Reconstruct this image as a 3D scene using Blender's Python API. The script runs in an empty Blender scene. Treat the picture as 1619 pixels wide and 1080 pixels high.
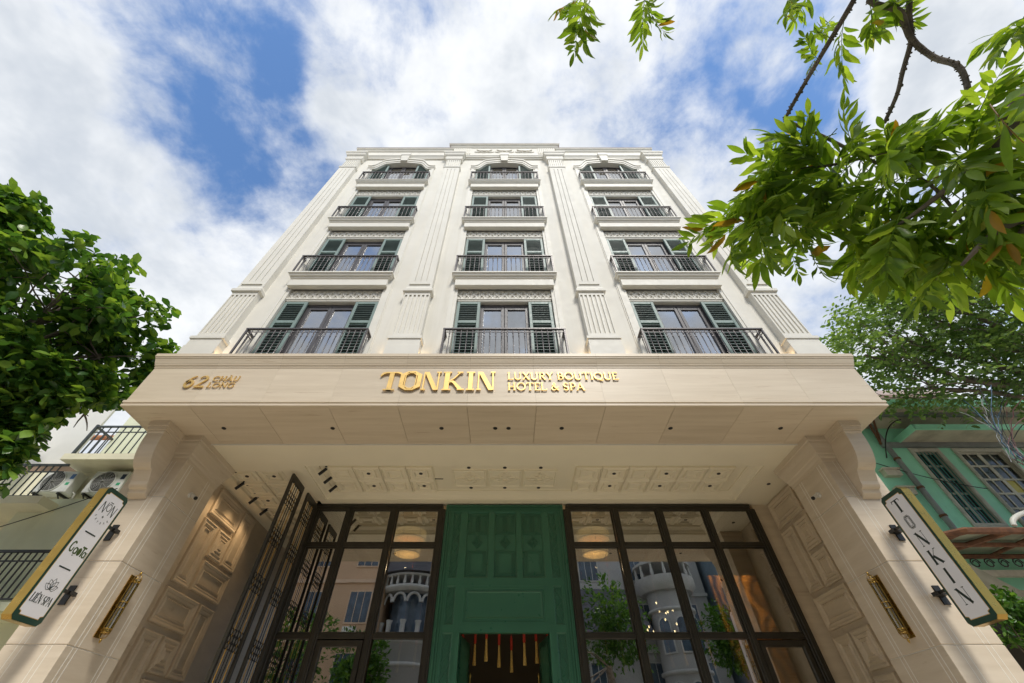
import bpy, math, random
import numpy as np
from mathutils import Vector, Matrix
R = math.radians
sc = bpy.context.scene
col = sc.collection

# ------------------------------------------------------------------ camera
TH = R(47.33); FPX = 630.0; CXP = 797.5; HC = 1.4
cam_d = bpy.data.cameras.new('camera'); cam = bpy.data.objects.new('camera', cam_d); col.objects.link(cam)
cam_d.sensor_width = 36.0; cam_d.lens = FPX / 1619.0 * 36.0
cam_d.shift_x = (809.5 - CXP) / 1619.0
cam_d.clip_start = 0.05; cam_d.clip_end = 5000
cam.location = (0, 0, HC); cam.rotation_euler = (R(90) + TH, 0, 0)
sc.camera = cam

# ------------------------------------------------------------------ sky
def ray(u, v):
    a = (u - CXP) / FPX; b = (540 - v) / FPX
    return Vector((a, math.cos(TH) - b * math.sin(TH), math.sin(TH) + b * math.cos(TH)))
def at(u, v, d):
    return ray(u, v).normalized() * d + Vector((0, 0, HC))
SUN_EL, SUN_AZ = R(52), R(162.5)          # azimuth clockwise from +Y: behind the camera, a little to the right
world = bpy.data.worlds.new('World'); sc.world = world; world.use_nodes = True
wn, wl = world.node_tree.nodes, world.node_tree.links
wn.clear()
def W(t, **k):
    n = wn.new(t)
    for a, b in k.items(): setattr(n, a, b)
    return n
def wmath(op, a, b=None, clamp=False):
    n = W('ShaderNodeMath', operation=op); n.use_clamp = clamp
    for i, x in enumerate((a, b)):
        if x is None: continue
        if isinstance(x, (int, float)): n.inputs[i].default_value = x
        else: wl.new(x, n.inputs[i])
    return n.outputs[0]
world.cycles.sampling_method = 'MANUAL'; world.cycles.sample_map_resolution = 512
wo = W('ShaderNodeOutputWorld'); bg = W('ShaderNodeBackground'); wl.new(bg.outputs[0], wo.inputs[0])
bg.inputs[1].default_value = 0.095
sky = W('ShaderNodeTexSky', sky_type='NISHITA'); sky.sun_disc = False
sky.sun_elevation = SUN_EL; sky.sun_rotation = SUN_AZ; sky.air_density = 1.0; sky.dust_density = 0.6; sky.ozone_density = 2.5
tc = W('ShaderNodeTexCoord')
sep = W('ShaderNodeSeparateXYZ'); wl.new(tc.outputs['Generated'], sep.inputs[0])
zz = wmath('ADD', wmath('MAXIMUM', sep.outputs[2], 0.0), 0.22)
cmb = W('ShaderNodeCombineXYZ')
wl.new(wmath('DIVIDE', sep.outputs[0], zz), cmb.inputs[0]); wl.new(wmath('DIVIDE', sep.outputs[1], zz), cmb.inputs[1])
def wnoise(scale, detail, rough, off, dist=0.0):
    m = W('ShaderNodeMapping'); m.inputs['Location'].default_value = off
    wl.new(tc.outputs['Generated'], m.inputs[0]); m.inputs['Scale'].default_value = (1, 1, 1.5)
    n = W('ShaderNodeTexNoise'); n.inputs['Scale'].default_value = scale; n.inputs['Detail'].default_value = detail
    n.inputs['Roughness'].default_value = rough; n.inputs['Distortion'].default_value = dist
    wl.new(m.outputs[0], n.inputs['Vector']); return n.outputs[0]
n_big = wnoise(2.3, 7.0, 0.60, (3.1, 7.4, 0), 0.2)
n_fine = wnoise(6.5, 6.0, 0.64, (1.7, 2.2, 0), 0.2)
n_warp = W('ShaderNodeTexNoise'); n_warp.inputs['Scale'].default_value = 3.4; n_warp.inputs['Detail'].default_value = 4; n_warp.inputs['Roughness'].default_value = .6
wl.new(tc.outputs['Generated'], n_warp.inputs['Vector'])
wv = W('ShaderNodeVectorMath', operation='SUBTRACT'); wl.new(n_warp.outputs[1], wv.inputs[0]); wv.inputs[1].default_value = (.5, .5, .5)
ws = W('ShaderNodeVectorMath', operation='SCALE'); wl.new(wv.outputs[0], ws.inputs[0]); ws.inputs['Scale'].default_value = 0.46
wd = W('ShaderNodeVectorMath', operation='ADD'); wl.new(tc.outputs['Generated'], wd.inputs[0]); wl.new(ws.outputs[0], wd.inputs[1])
wnm = W('ShaderNodeVectorMath', operation='NORMALIZE'); wl.new(wd.outputs[0], wnm.inputs[0])
def spot(u, v, deg, amp):
    dt = W('ShaderNodeVectorMath', operation='DOT_PRODUCT'); wl.new(wnm.outputs[0], dt.inputs[0])
    dt.inputs[1].default_value = ray(u, v).normalized()
    mr = W('ShaderNodeMapRange', interpolation_type='SMOOTHSTEP'); wl.new(dt.outputs['Value'], mr.inputs[0])
    mr.inputs[1].default_value = math.cos(R(deg)); mr.inputs[2].default_value = 1.0
    mr.inputs[3].default_value = 0.0; mr.inputs[4].default_value = amp
    return mr.outputs[0]
dens = wmath('ADD', wmath('MULTIPLY', n_big, 1.9), wmath('MULTIPLY', n_fine, 1.25))
dens = wmath('SUBTRACT', dens, 0.84)
for s in [(310, 35, 11, -.33), (190, 95, 9, -.24), (320, 195, 9, -.17), (450, 262, 12, -.26), (700, 10, 9, -.16), (480, 120, 5, -.10), (230, 330, 9, -.10), (1290, 80, 11, -.42), (1285, 180, 10, -.40), (1080, 170, 7, -.18), (1330, 440, 10, -.10), (600, 20, 7, -.14),
          (90, 190, 14, .22), (20, 30, 13, .24), (650, 130, 16, .34), (920, 70, 16, .34), (1120, 190, 8, .12), (1500, 110, 14, .34), (330, 115, 6, .20), (560, 200, 8, .14), (250, 480, 12, .16)]:
    dens = wmath('ADD', dens, spot(*s))
cl = W('ShaderNodeMapRange', interpolation_type='SMOOTHSTEP'); wl.new(dens, cl.inputs[0])
cl.inputs[1].default_value = 0.20; cl.inputs[2].default_value = 0.98
# cloud colour: bright crests, greyer thick bodies
n_sh = wnoise(3.6, 5.0, 0.60, (9.3, 4.1, 0), 0.2)
thick = W('ShaderNodeMapRange', interpolation_type='SMOOTHSTEP')
wl.new(wmath('ADD', wmath('MULTIPLY', dens, 0.22), wmath('MULTIPLY', n_sh, 1.1)), thick.inputs[0])
thick.inputs[1].default_value = 0.56; thick.inputs[2].default_value = 0.98
cc = W('ShaderNodeMix', data_type='RGBA'); wl.new(thick.outputs[0], cc.inputs[0])
cc.inputs[6].default_value = (4.75, 4.85, 4.95, 1); cc.inputs[7].default_value = (3.0, 3.25, 3.6, 1)
skb = W('ShaderNodeMix', data_type='RGBA'); skb.blend_type = 'MULTIPLY'; skb.inputs[0].default_value = 1.0
wl.new(sky.outputs[0], skb.inputs[6]); skb.inputs[7].default_value = (.74, .92, 1.05, 1)
mx = W('ShaderNodeMix', data_type='RGBA'); wl.new(cl.outputs[0], mx.inputs[0])
wl.new(skb.outputs[2], mx.inputs[6]); wl.new(cc.outputs[2], mx.inputs[7]); wl.new(mx.outputs[2], bg.inputs[0])

# ------------------------------------------------------------------ sun behind thin cloud
sd = bpy.data.lights.new('sun', 'SUN'); sd.energy = 1.35; sd.angle = R(14); sd.color = (1.0, 0.95, 0.87)
sun = bpy.data.objects.new('sun', sd); col.objects.link(sun)
sdir = Vector((math.sin(SUN_AZ) * math.cos(SUN_EL), math.cos(SUN_AZ) * math.cos(SUN_EL), math.sin(SUN_EL)))
sun.rotation_euler = sdir.to_track_quat('Z', 'Y').to_euler(); sun.location = (0, -20, 40)
vs = sc.view_settings; vs.view_transform = 'Standard'; vs.look = 'None'; vs.gamma = 1; vs.exposure = 1.18; vs.use_curve_mapping = False
sc.cycles.use_denoising = True
sc.cycles.max_bounces = 7; sc.cycles.diffuse_bounces = 4; sc.cycles.glossy_bounces = 3; sc.cycles.transparent_max_bounces = 8; sc.cycles.transmission_bounces = 3
sc.cycles.sample_clamp_indirect = 6.0

# ------------------------------------------------------------------ object helpers
WL = {}                                                  # world position of each object
def tag(o, label=None, cat=None, group=None, kind=None):
    for k, v in (('label', label), ('category', cat), ('group', group), ('kind', kind)):
        if v: o[k] = v
    return o
def link(o, parent=None, loc=(0, 0, 0), rz=0.0):
    col.objects.link(o); loc = Vector(loc); WL[o.name] = loc
    if parent is not None: o.parent = parent; o.location = loc - WL[parent.name]
    else: o.location = loc
    if rz: o.rotation_euler = (0, 0, rz)
    return o
def empty(name, loc, label, cat, group=None):
    o = bpy.data.objects.new(name, None); o.empty_display_size = 0.1
    link(o, None, loc); return tag(o, label, cat, group)
def dup(o, parent, loc, rot=None, scale=None, mat=None):
    c = bpy.data.objects.new(o.name.split('.')[0], o.data) if not isinstance(o, tuple) else None
    link(c, parent, loc)
    if rot is not None: c.rotation_euler = rot
    if scale is not None: c.scale = scale
    return c
class MB:
    def __init__(s): s.v = []; s.f = []; s.sm = []
    def add(s, vs, fs, smooth=False):
        n = len(s.v); s.v += [tuple(x) for x in vs]; s.f += [tuple(i + n for i in f) for f in fs]; s.sm += [smooth] * len(fs); return s
    def box(s, x0, x1, y0, y1, z0, z1):
        return s.add([(x0, y0, z0), (x1, y0, z0), (x1, y1, z0), (x0, y1, z0), (x0, y0, z1), (x1, y0, z1), (x1, y1, z1), (x0, y1, z1)],
                     [(0, 3, 2, 1), (4, 5, 6, 7), (0, 1, 5, 4), (1, 2, 6, 5), (2, 3, 7, 6), (3, 0, 4, 7)])
    def bbox(s, x0, x1, y0, y1, z0, z1, b=0.01):          # box with chamfered edges
        vs = []; 
        for sx, x in ((1, x0), (-1, x1)):
            for sy, y in ((1, y0), (-1, y1)):
                for sz, z in ((1, z0), (-1, z1)):
                    vs += [(x, y + sy * b, z + sz * b), (x + sx * b, y, z + sz * b), (x + sx * b, y + sy * b, z)]
        I = lambda i, j, k, a: ((i * 2 + j) * 2 + k) * 3 + a
        fs = []
        for i in (0, 1): fs.append((I(i, 0, 0, 0), I(i, 0, 1, 0), I(i, 1, 1, 0), I(i, 1, 0, 0)))
        for j in (0, 1): fs.append((I(0, j, 0, 1), I(1, j, 0, 1), I(1, j, 1, 1), I(0, j, 1, 1)))
        for k in (0, 1): fs.append((I(0, 0, k, 2), I(0, 1, k, 2), I(1, 1, k, 2), I(1, 0, k, 2)))
        for i in (0, 1):
            for j in (0, 1): fs.append((I(i, j, 0, 0), I(i, j, 1, 0), I(i, j, 1, 1), I(i, j, 0, 1)))
        for i in (0, 1):
            for k in (0, 1): fs.append((I(i, 0, k, 0), I(i, 1, k, 0), I(i, 1, k, 2), I(i, 0, k, 2)))
        for j in (0, 1):
            for k in (0, 1): fs.append((I(0, j, k, 1), I(1, j, k, 1), I(1, j, k, 2), I(0, j, k, 2)))
        for i in (0, 1):
            for j in (0, 1):
                for k in (0, 1): fs.append((I(i, j, k, 0), I(i, j, k, 1), I(i, j, k, 2)))
        return s.add(vs, fs)
    def moulding(s, prof, x0, x1, yb, yw):               # profile [(out, z)] swept round left return, front, right return
        vs = []
        for o, z in prof: vs += [(x0 - o, yw, z), (x0 - o, yb - o, z), (x1 + o, yb - o, z), (x1 + o, yw, z)]
        fs = []
        for i in range(len(prof) - 1):
            for k in range(3): fs.append((i * 4 + k, i * 4 + k + 1, i * 4 + k + 5, i * 4 + k + 4))
        n = (len(prof) - 1) * 4
        fs += [(0, 1, 2, 3), (n, n + 1, n + 2, n + 3)]
        return s.add(vs, fs)
    def rings(s, o, ux, uz, nn, w, h, prof, cap=True):    # nested rectangular rings: profile [(inset, height)]
        o, ux, uz, nn = Vector(o), Vector(ux), Vector(uz), Vector(nn); vs = []
        for i, d in prof:
            for a, b in ((i, i), (w - i, i), (w - i, h - i), (i, h - i)): vs.append(o + ux * a + uz * b + nn * d)
        fs = []
        for r in range(len(prof) - 1):
            for k in range(4): fs.append((r * 4 + k, r * 4 + (k + 1) % 4, r * 4 + 4 + (k + 1) % 4, r * 4 + 4 + k))
        n = (len(prof) - 1) * 4
        if cap: fs.append((n, n + 1, n + 2, n + 3))
        return s.add(vs, fs)
    def tube(s, pts, rad, n=8, cap=True, smooth=True):
        pts = [Vector(p) for p in pts]
        if isinstance(rad, (int, float)): rad = [rad] * len(pts)
        vs = []; up = Vector((0.123, 0.31, 0.9)).normalized()
        for i, p in enumerate(pts):
            d = (pts[min(i + 1, len(pts) - 1)] - pts[max(i - 1, 0)]).normalized()
            a = d.cross(up)
            if a.length < 1e-3: a = d.cross(Vector((1, 0, 0)))
            a.normalize(); b = d.cross(a).normalized()
            for k in range(n):
                t = 2 * math.pi * k / n; vs.append(p + (a * math.cos(t) + b * math.sin(t)) * rad[i])
        fs = []
        for i in range(len(pts) - 1):
            for k in range(n): fs.append((i * n + k, i * n + (k + 1) % n, (i + 1) * n + (k + 1) % n, (i + 1) * n + k))
        s.add(vs, fs, smooth)
        if cap: s.add(vs[:n], [tuple(range(n))]); s.add(vs[-n:], [tuple(range(n))])
        return s
    def lathe(s, prof, n=10, c=(0, 0, 0), smooth=True):   # profile [(r, z)] about the vertical through c
        vs = []
        for r, z in prof:
            for k in range(n): t = 2 * math.pi * k / n; vs.append((c[0] + r * math.cos(t), c[1] + r * math.sin(t), c[2] + z))
        fs = []
        for i in range(len(prof) - 1):
            for k in range(n): fs.append((i * n + k, i * n + (k + 1) % n, (i + 1) * n + (k + 1) % n, (i + 1) * n + k))
        s.add(vs, fs, smooth)
        s.add(vs[:n], [tuple(range(n))]); s.add(vs[-n:], [tuple(range(n))]); return s
    def prism(s, poly, fr, d0, d1):                      # 2D polygon in a frame (o, ux, uz, nn), between depths d0 and d1 along nn
        o, ux, uz, nn = [Vector(q) for q in fr]; n = len(poly)
        vs = [o + ux * a + uz * b + nn * d for d in (d0, d1) for a, b in poly]
        fs = [tuple(range(n)), tuple(range(n, 2 * n))] + [(k, (k + 1) % n, n + (k + 1) % n, n + k) for k in range(n)]
        return s.add(vs, fs)
    def strip(s, pts, wid, fr, d0, d1):                  # a flat stroke of given width(s) along 2D points, extruded
        o, ux, uz, nn = [Vector(q) for q in fr]
        if isinstance(wid, (int, float)): wid = [wid] * len(pts)
        L = []; Rr = []
        m = len(pts); closed = m > 2 and abs(pts[0][0] - pts[-1][0]) + abs(pts[0][1] - pts[-1][1]) < 1e-6
        for i in range(m):
            p0 = pts[i - 1] if i else (pts[-2] if closed else pts[0]); p1 = pts[i + 1] if i < m - 1 else (pts[1] if closed else pts[-1]); p = pts[i]
            d0_ = Vector((p[0] - p0[0], p[1] - p0[1])); d1_ = Vector((p1[0] - p[0], p1[1] - p[1]))
            if d0_.length < 1e-9: d0_ = d1_
            if d1_.length < 1e-9: d1_ = d0_
            d0_.normalize(); d1_.normalize(); t = d0_ + d1_
            if t.length < 1e-6: t = d1_
            t.normalize(); nrm = Vector((-t.y, t.x)); c = max(0.35, nrm.dot(Vector((-d1_.y, d1_.x)))); h = wid[i] / 2 / c
            L.append((p[0] + nrm.x * h, p[1] + nrm.y * h)); Rr.append((p[0] - nrm.x * h, p[1] - nrm.y * h))
        vs = []
        for d in (d0, d1):
            for q in L: vs.append(o + ux * q[0] + uz * q[1] + nn * d)
            for q in Rr: vs.append(o + ux * q[0] + uz * q[1] + nn * d)
        fs = []
        for i in range(m - 1):
            a, b, c, d = i, i + 1, m + i + 1, m + i
            fs += [(a, b, c, d), (2 * m + a, 2 * m + d, 2 * m + c, 2 * m + b), (a, 2 * m + a, 2 * m + b, b), (d, c, 2 * m + c, 2 * m + d)]
        fs += [(0, m, 3 * m, 2 * m), (m - 1, 2 * m - 1, 4 * m - 1, 3 * m - 1)]
        return s.add(vs, fs)
    def mesh(s, name, mat):
        me = bpy.data.meshes.new(name); me.from_pydata(s.v, [], s.f)
        if any(s.sm): me.polygons.foreach_set('use_smooth', s.sm)
        me.materials.append(mat); me.update(); return me
    def build(s, name, mat, parent=None, loc=None):      # vertices are given in world space (or about loc when loc is given)
        o = bpy.data.objects.new(name, s.mesh(name, mat))
        return link(o, parent, loc if loc is not None else (0, 0, 0))
def inst(me, name, parent, loc, rot=None, scale=None):
    o = bpy.data.objects.new(name, me); link(o, parent, loc)
    if rot is not None: o.rotation_euler = rot
    if scale is not None: o.scale = scale
    return o
def box(name, mat, parent, *a):
    return MB().box(*a).build(name, mat, parent)
def arc(cx, cy, rx, ry, a0, a1, n=10):
    return [(cx + rx * math.cos(R(a0 + (a1 - a0) * i / n)), cy + ry * math.sin(R(a0 + (a1 - a0) * i / n))) for i in range(n + 1)]

# ------------------------------------------------------------------ materials
def mat_new(name):
    m = bpy.data.materials.new(name); m.use_nodes = True; nt = m.node_tree
    return m, nt.nodes, nt.links, nt.nodes['Principled BSDF']
def N(nodes, t, **k):
    n = nodes.new(t)
    for a, b in k.items(): setattr(n, a, b)
    return n
def noise_fac(nodes, links, scale, detail=5, rough=.55, lo=.35, hi=.65, space='pos', rnd=0.0):
    g = N(nodes, 'ShaderNodeNewGeometry'); mp = N(nodes, 'ShaderNodeMapping')
    mp.inputs['Scale'].default_value = scale if isinstance(scale, tuple) else (scale,) * 3
    links.new(g.outputs['Position'], mp.inputs[0]); src = mp.outputs[0]
    if rnd:
        oi = N(nodes, 'ShaderNodeObjectInfo'); sc_ = N(nodes, 'ShaderNodeVectorMath', operation='SCALE'); sc_.inputs[0].default_value = (rnd, rnd * .7, rnd * 1.3)
        links.new(oi.outputs['Random'], sc_.inputs['Scale']); ad = N(nodes, 'ShaderNodeVectorMath', operation='ADD')
        links.new(src, ad.inputs[0]); links.new(sc_.outputs[0], ad.inputs[1]); src = ad.outputs[0]
    n = N(nodes, 'ShaderNodeTexNoise'); n.inputs['Scale'].default_value = 1; n.inputs['Detail'].default_value = detail; n.inputs['Roughness'].default_value = rough
    links.new(src, n.inputs['Vector'])
    r = N(nodes, 'ShaderNodeMapRange'); links.new(n.outputs[0], r.inputs[0]); r.inputs[1].default_value = lo; r.inputs[2].default_value = hi
    return r.outputs[0], n.outputs[0]
def mixc(nodes, links, fac, a, b, blend='MIX'):
    m = N(nodes, 'ShaderNodeMix', data_type='RGBA'); m.blend_type = blend
    if isinstance(fac, (int, float)): m.inputs[0].default_value = fac
    else: links.new(fac, m.inputs[0])
    for i, c in ((6, a), (7, b)):
        if isinstance(c, tuple): m.inputs[i].default_value = c + (1,)
        else: links.new(c, m.inputs[i])
    return m.outputs[2]
def paint(name, c, rough=.55, var=.08, scale=2.0, metal=0.0, bump=0.0, bscale=60, dirt=None, dirt_scale=(1.2, 1.2, .25), dlo=.52, dhi=.8, spec=.5):
    m, n, l, p = mat_new(name)
    f, _ = noise_fac(n, l, scale)
    c2 = tuple(max(0, x * (1 - var)) for x in c); c1 = tuple(min(1, x * (1 + var)) for x in c)
    out = mixc(n, l, f, c2, c1)
    if dirt:
        f2, _ = noise_fac(n, l, dirt_scale, 7, .65, dlo, dhi); out = mixc(n, l, f2, out, dirt)
    l.new(out, p.inputs['Base Color']); p.inputs['Roughness'].default_value = rough; p.inputs['Metallic'].default_value = metal
    p.inputs['Specular IOR Level'].default_value = spec
    fr, _ = noise_fac(n, l, scale * 4 if not isinstance(scale, tuple) else 6.0, 4, .6, .3, .7)
    mr = N(n, 'ShaderNodeMapRange'); l.new(fr, mr.inputs[0]); mr.inputs[3].default_value = max(.05, rough - .08); mr.inputs[4].default_value = min(1, rough + .1); l.new(mr.outputs[0], p.inputs['Roughness'])
    if bump:
        _, raw = noise_fac(n, l, bscale, 4, .6); b = N(n, 'ShaderNodeBump'); b.inputs['Strength'].default_value = bump; b.inputs['Distance'].default_value = .01
        l.new(raw, b.inputs['Height']); l.new(b.outputs[0], p.inputs['Normal'])
    return m
def stone(name, ca, cb, cv, scale, rough=.42):
    m, n, l, p = mat_new(name)
    f1, _ = noise_fac(n, l, scale, 7, .62, .30, .70, rnd=17.0)
    big, _ = noise_fac(n, l, (.5, .5, .5), 3, .5, .3, .7, rnd=9.0)
    out = mixc(n, l, f1, ca, cb)
    out = mixc(n, l, big, out, mixc(n, l, .88, cb, out))
    f2, _ = noise_fac(n, l, tuple(q * 1.7 for q in scale), 9, .72, .60, .72, rnd=31.0)
    mm = N(n, 'ShaderNodeMath', operation='MULTIPLY'); l.new(f2, mm.inputs[0]); mm.inputs[1].default_value = .55
    out = mixc(n, l, mm.outputs[0], out, cv)
    oi = N(n, 'ShaderNodeObjectInfo'); hs = N(n, 'ShaderNodeMapRange'); l.new(oi.outputs['Random'], hs.inputs[0]); hs.inputs[3].default_value = .95; hs.inputs[4].default_value = 1.03
    hv = N(n, 'ShaderNodeHueSaturation'); l.new(out, hv.inputs['Color']); l.new(hs.outputs[0], hv.inputs['Value'])
    l.new(hv.outputs[0], p.inputs['Base Color']); p.inputs['Roughness'].default_value = rough
    return m
def glass(name, tint, refl, rough=0.0):
    m, n, l, p = mat_new(name); n.remove(p); o = n['Material Output']
    t = N(n, 'ShaderNodeBsdfTransparent'); t.inputs[0].default_value = tint + (1,)
    g = N(n, 'ShaderNodeBsdfGlossy'); g.inputs['Color'].default_value = (1, 1, 1, 1); g.inputs['Roughness'].default_value = rough
    lw = N(n, 'ShaderNodeFresnel'); lw.inputs[0].default_value = 1.5
    ad = N(n, 'ShaderNodeMath', operation='ADD', use_clamp=True); l.new(lw.outputs[0], ad.inputs[0]); ad.inputs[1].default_value = refl
    _, raw = noise_fac(n, l, (.9, .9, .9), 2, .5); b = N(n, 'ShaderNodeBump'); b.inputs['Strength'].default_value = .012; b.inputs['Distance'].default_value = .05
    l.new(raw, b.inputs['Height']); l.new(b.outputs[0], g.inputs['Normal'])
    x = N(n, 'ShaderNodeMixShader'); l.new(ad.outputs[0], x.inputs[0]); l.new(t.outputs[0], x.inputs[1]); l.new(g.outputs[0], x.inputs[2]); l.new(x.outputs[0], o.inputs[0])
    return m
def emit(name, c, s):
    m, n, l, p = mat_new(name); p.inputs['Base Color'].default_value = c + (1,); p.inputs['Emission Color'].default_value = c + (1,); p.inputs['Emission Strength'].default_value = s
    p.inputs['Roughness'].default_value = .7; return m
def leafmat(name, c0, c1, c2, trans=.35, rough=.38, island=True, yel=None):
    m, n, l, p = mat_new(name); o = n['Material Output']
    g = N(n, 'ShaderNodeNewGeometry'); oi = N(n, 'ShaderNodeObjectInfo')
    ad = N(n, 'ShaderNodeMath', operation='ADD'); l.new(g.outputs['Random Per Island'], ad.inputs[0]); l.new(oi.outputs['Random'], ad.inputs[1])
    fr = N(n, 'ShaderNodeMath', operation='FRACT'); l.new(ad.outputs[0], fr.inputs[0])
    cr = N(n, 'ShaderNodeValToRGB'); l.new(fr.outputs[0], cr.inputs[0]); e = cr.color_ramp.elements
    e[0].position = 0; e[0].color = c0 + (1,); e[1].position = .55; e[1].color = c1 + (1,)
    q = e.new(.86); q.color = c2 + (1,)
    if yel: q = e.new(.978); q.color = c2 + (1,); q = e.new(.988); q.color = yel + (1,)
    f, raw = noise_fac(n, l, 14.0, 3, .6, .3, .7)
    out = mixc(n, l, f, cr.outputs[0], mixc(n, l, .8, (0, 0, 0), cr.outputs[0]))
    l.new(out, p.inputs['Base Color']); p.inputs['Roughness'].default_value = rough
    b = N(n, 'ShaderNodeBump'); b.inputs['Strength'].default_value = .25; b.inputs['Distance'].default_value = .01; l.new(raw, b.inputs['Height']); l.new(b.outputs[0], p.inputs['Normal'])
    t = N(n, 'ShaderNodeBsdfTranslucent'); tcx = mixc(n, l, 1.0, out, (1.25, 1.15, .45), 'MULTIPLY'); l.new(tcx, t.inputs[0])
    x = N(n, 'ShaderNodeMixShader'); x.inputs[0].default_value = trans
    l.new(p.outputs[0], x.inputs[1]); l.new(t.outputs[0], x.inputs[2]); l.new(x.outputs[0], o.inputs[0]); return m
M = {}
M['white'] = paint('white_render', (.75, .725, .65), .7, .035, 1.5, bump=.06, bscale=90, dirt=(.58, .55, .46), dirt_scale=(2.6, 2.6, .14), dlo=.54, dhi=.92)
M['white_trim'] = paint('white_trim_paint', (.74, .715, .64), .6, .03, 2.5, dirt=(.62, .59, .5), dirt_scale=(5, 5, 1.2), dlo=.6, dhi=.95)
M['stone'] = stone('beige_stone', (.60, .50, .365), (.71, .61, .465), (.38, .25, .13), (.55, 7.0, 8.0))
M['stone_col'] = stone('beige_stone_column', (.60, .505, .38), (.70, .605, .475), (.40, .28, .16), (.8, .8, 8.0))
M['stone_wall'] = stone('beige_stone_panel', (.52, .43, .31), (.62, .52, .385), (.36, .25, .14), (1.4, 1.4, 5.0))
M['inlay'] = paint('white_grout', (.84, .81, .74), .6, .03)
M['ceil'] = paint('ceiling_paint', (.86, .79, .61), .65, .02, 1.2)
M['iron'] = paint('grey_brown_iron', (.105, .095, .095), .42, .15, 8, metal=.3)
M['iron_black'] = paint('black_iron', (.022, .022, .02), .38, .15, 8, metal=.2)
M['frame'] = paint('window_frame_grey', (.085, .08, .085), .45, .1, 5)
M['bronze'] = paint('bronze_frame', (.045, .040, .030), .36, .12, 4, metal=.35)
M['shutter'] = paint('green_grey_shutter', (.20, .275, .25), .5, .08, 3)
M['green'] = paint('green_lacquer', (.042, .155, .092), .34, .06, 1.5)
M['gold'] = paint('brushed_gold', (.80, .55, .20), .46, .05, 3, metal=.75)
M['brass'] = paint('aged_brass', (.48, .31, .08), .30, .07, 2, metal=1.0)
M['black'] = paint('black_plastic', (.012, .012, .012), .4, .1)
M['offwhite'] = paint('white_plastic', (.75, .74, .70), .4, .04)
M['curtain'] = paint('white_curtain', (.80, .78, .74), .9, .06, (9, 9, .4))
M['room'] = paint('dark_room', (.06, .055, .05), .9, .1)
M['glass_up'] = glass('upper_window_glass', (.58, .61, .60), .34)
M['glass'] = glass('storefront_glass', (.50, .52, .50), .38)
M['gold_paint'] = paint('gold_enamel', (.62, .36, .07), .35, .08, 6, metal=.4)
M['lamp_glass'] = glass('lantern_glass', (.85, .85, .8), .12)
# ================================================================== the setting
M['asphalt'] = paint('asphalt', (.17, .16, .15), .85, .2, 3, bump=.3, bscale=140)
M['paving'] = paint('pale_paving', (.56, .48, .37), .7, .12, 3, bump=.1)
def struct(name, mb, mat, parent=None):
    o = mb.build(name, mat, parent); o['kind'] = 'structure'; return o
struct('ground', MB().add([(-1500, -1500, -.012), (1500, -1500, -.012), (1500, 1500, -.012), (-1500, 1500, -.012)], [(0, 1, 2, 3)]), M['paving'])
struct('road', MB().add([(-300, -4.6, -.008), (300, -4.6, -.008), (300, 1.5, -.008), (-300, 1.5, -.008)], [(0, 1, 2, 3)]), M['asphalt'])
pv = MB()
pv.box(-60, 60, 1.6, 6.4, -.01, .13)
pave = struct('pavement', pv, M['paving'])
kb = MB().bbox(-60, 60, 1.44, 1.6, -.01, .14, .015); kb.build('kerb', paint('kerb_concrete', (.3, .29, .27), .8, .1, 4), pave)

# ================================================================== the hotel
hotel = empty('hotel_building', (0, 8, 0), 'tall white hotel with shuttered balcony windows above a beige stone canopy and green entrance door', 'hotel')
BAYS = (-4.51, 0.0, 4.51); F0 = 7.44; DZ = 3.37
YW, YP = 6.28, 6.10                                    # wall plane, pilaster front
# --- facade wall (openings left free)
wall = MB(); zt = 20.6
edges = [-7.08] + [q for b in BAYS for q in (b - 1.25, b + 1.25)] + [7.08]
for i in range(0, 8, 2): wall.box(edges[i], edges[i + 1], YW, 6.62, F0 - .4, zt)
for b in BAYS:
    for k in range(3):
        f = F0 + DZ * k; wall.box(b - 1.25, b + 1.25, 6.36, 6.62, f + 2.345, f + DZ)
    wall.box(b - 1.25, b + 1.25, 6.36, 6.62, F0 - .4, F0)
def arch_in(x):                                         # intrados of the top window
    x = abs(x)
    if x < .74: return 20.02 - .13 * (x / .74) ** 2
    t = min(1, (x - .74) / .44); s = t * t * (3 - 2 * t)
    return 19.89 - .62 * s
def arch_out(x):
    x = abs(x)
    if x < .80: return 20.40 - .14 * (x / .80) ** 2
    t = min(1, (x - .80) / .50); s = t * t * (3 - 2 * t)
    return 20.26 - .72 * s
xs = [-1.25 + 2.5 * i / 40 for i in range(41)]
for b in BAYS:
    vs = []
    for x in xs:
        z = arch_in(x); vs += [(b + x, YW, z), (b + x, YW, zt), (b + x, 6.62, z)]
    wall.add(vs, [q for i in range(40) for q in ((3 * i, 3 * i + 3, 3 * i + 4, 3 * i + 1), (3 * i, 3 * i + 2, 3 * i + 5, 3 * i + 3))])
wall.build('facade_wall', M['white'], hotel)
body = MB().box(-7.06, 7.06, 6.95, 21, 6.75, 20.9); body.box(-7.07, 7.07, 6.62, 6.95, 6.9, 7.5)
body.add([(-7.08, 6.62, 7.4), (-7.08, 6.95, 7.4), (-7.08, 6.95, zt), (-7.08, 6.62, zt)], [(0, 1, 2, 3)]).add([(7.08, 6.62, 7.4), (7.08, 6.95, 7.4), (7.08, 6.95, zt), (7.08, 6.62, zt)], [(0, 1, 2, 3)])
body.build('building_body', M['white'], hotel)
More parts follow.
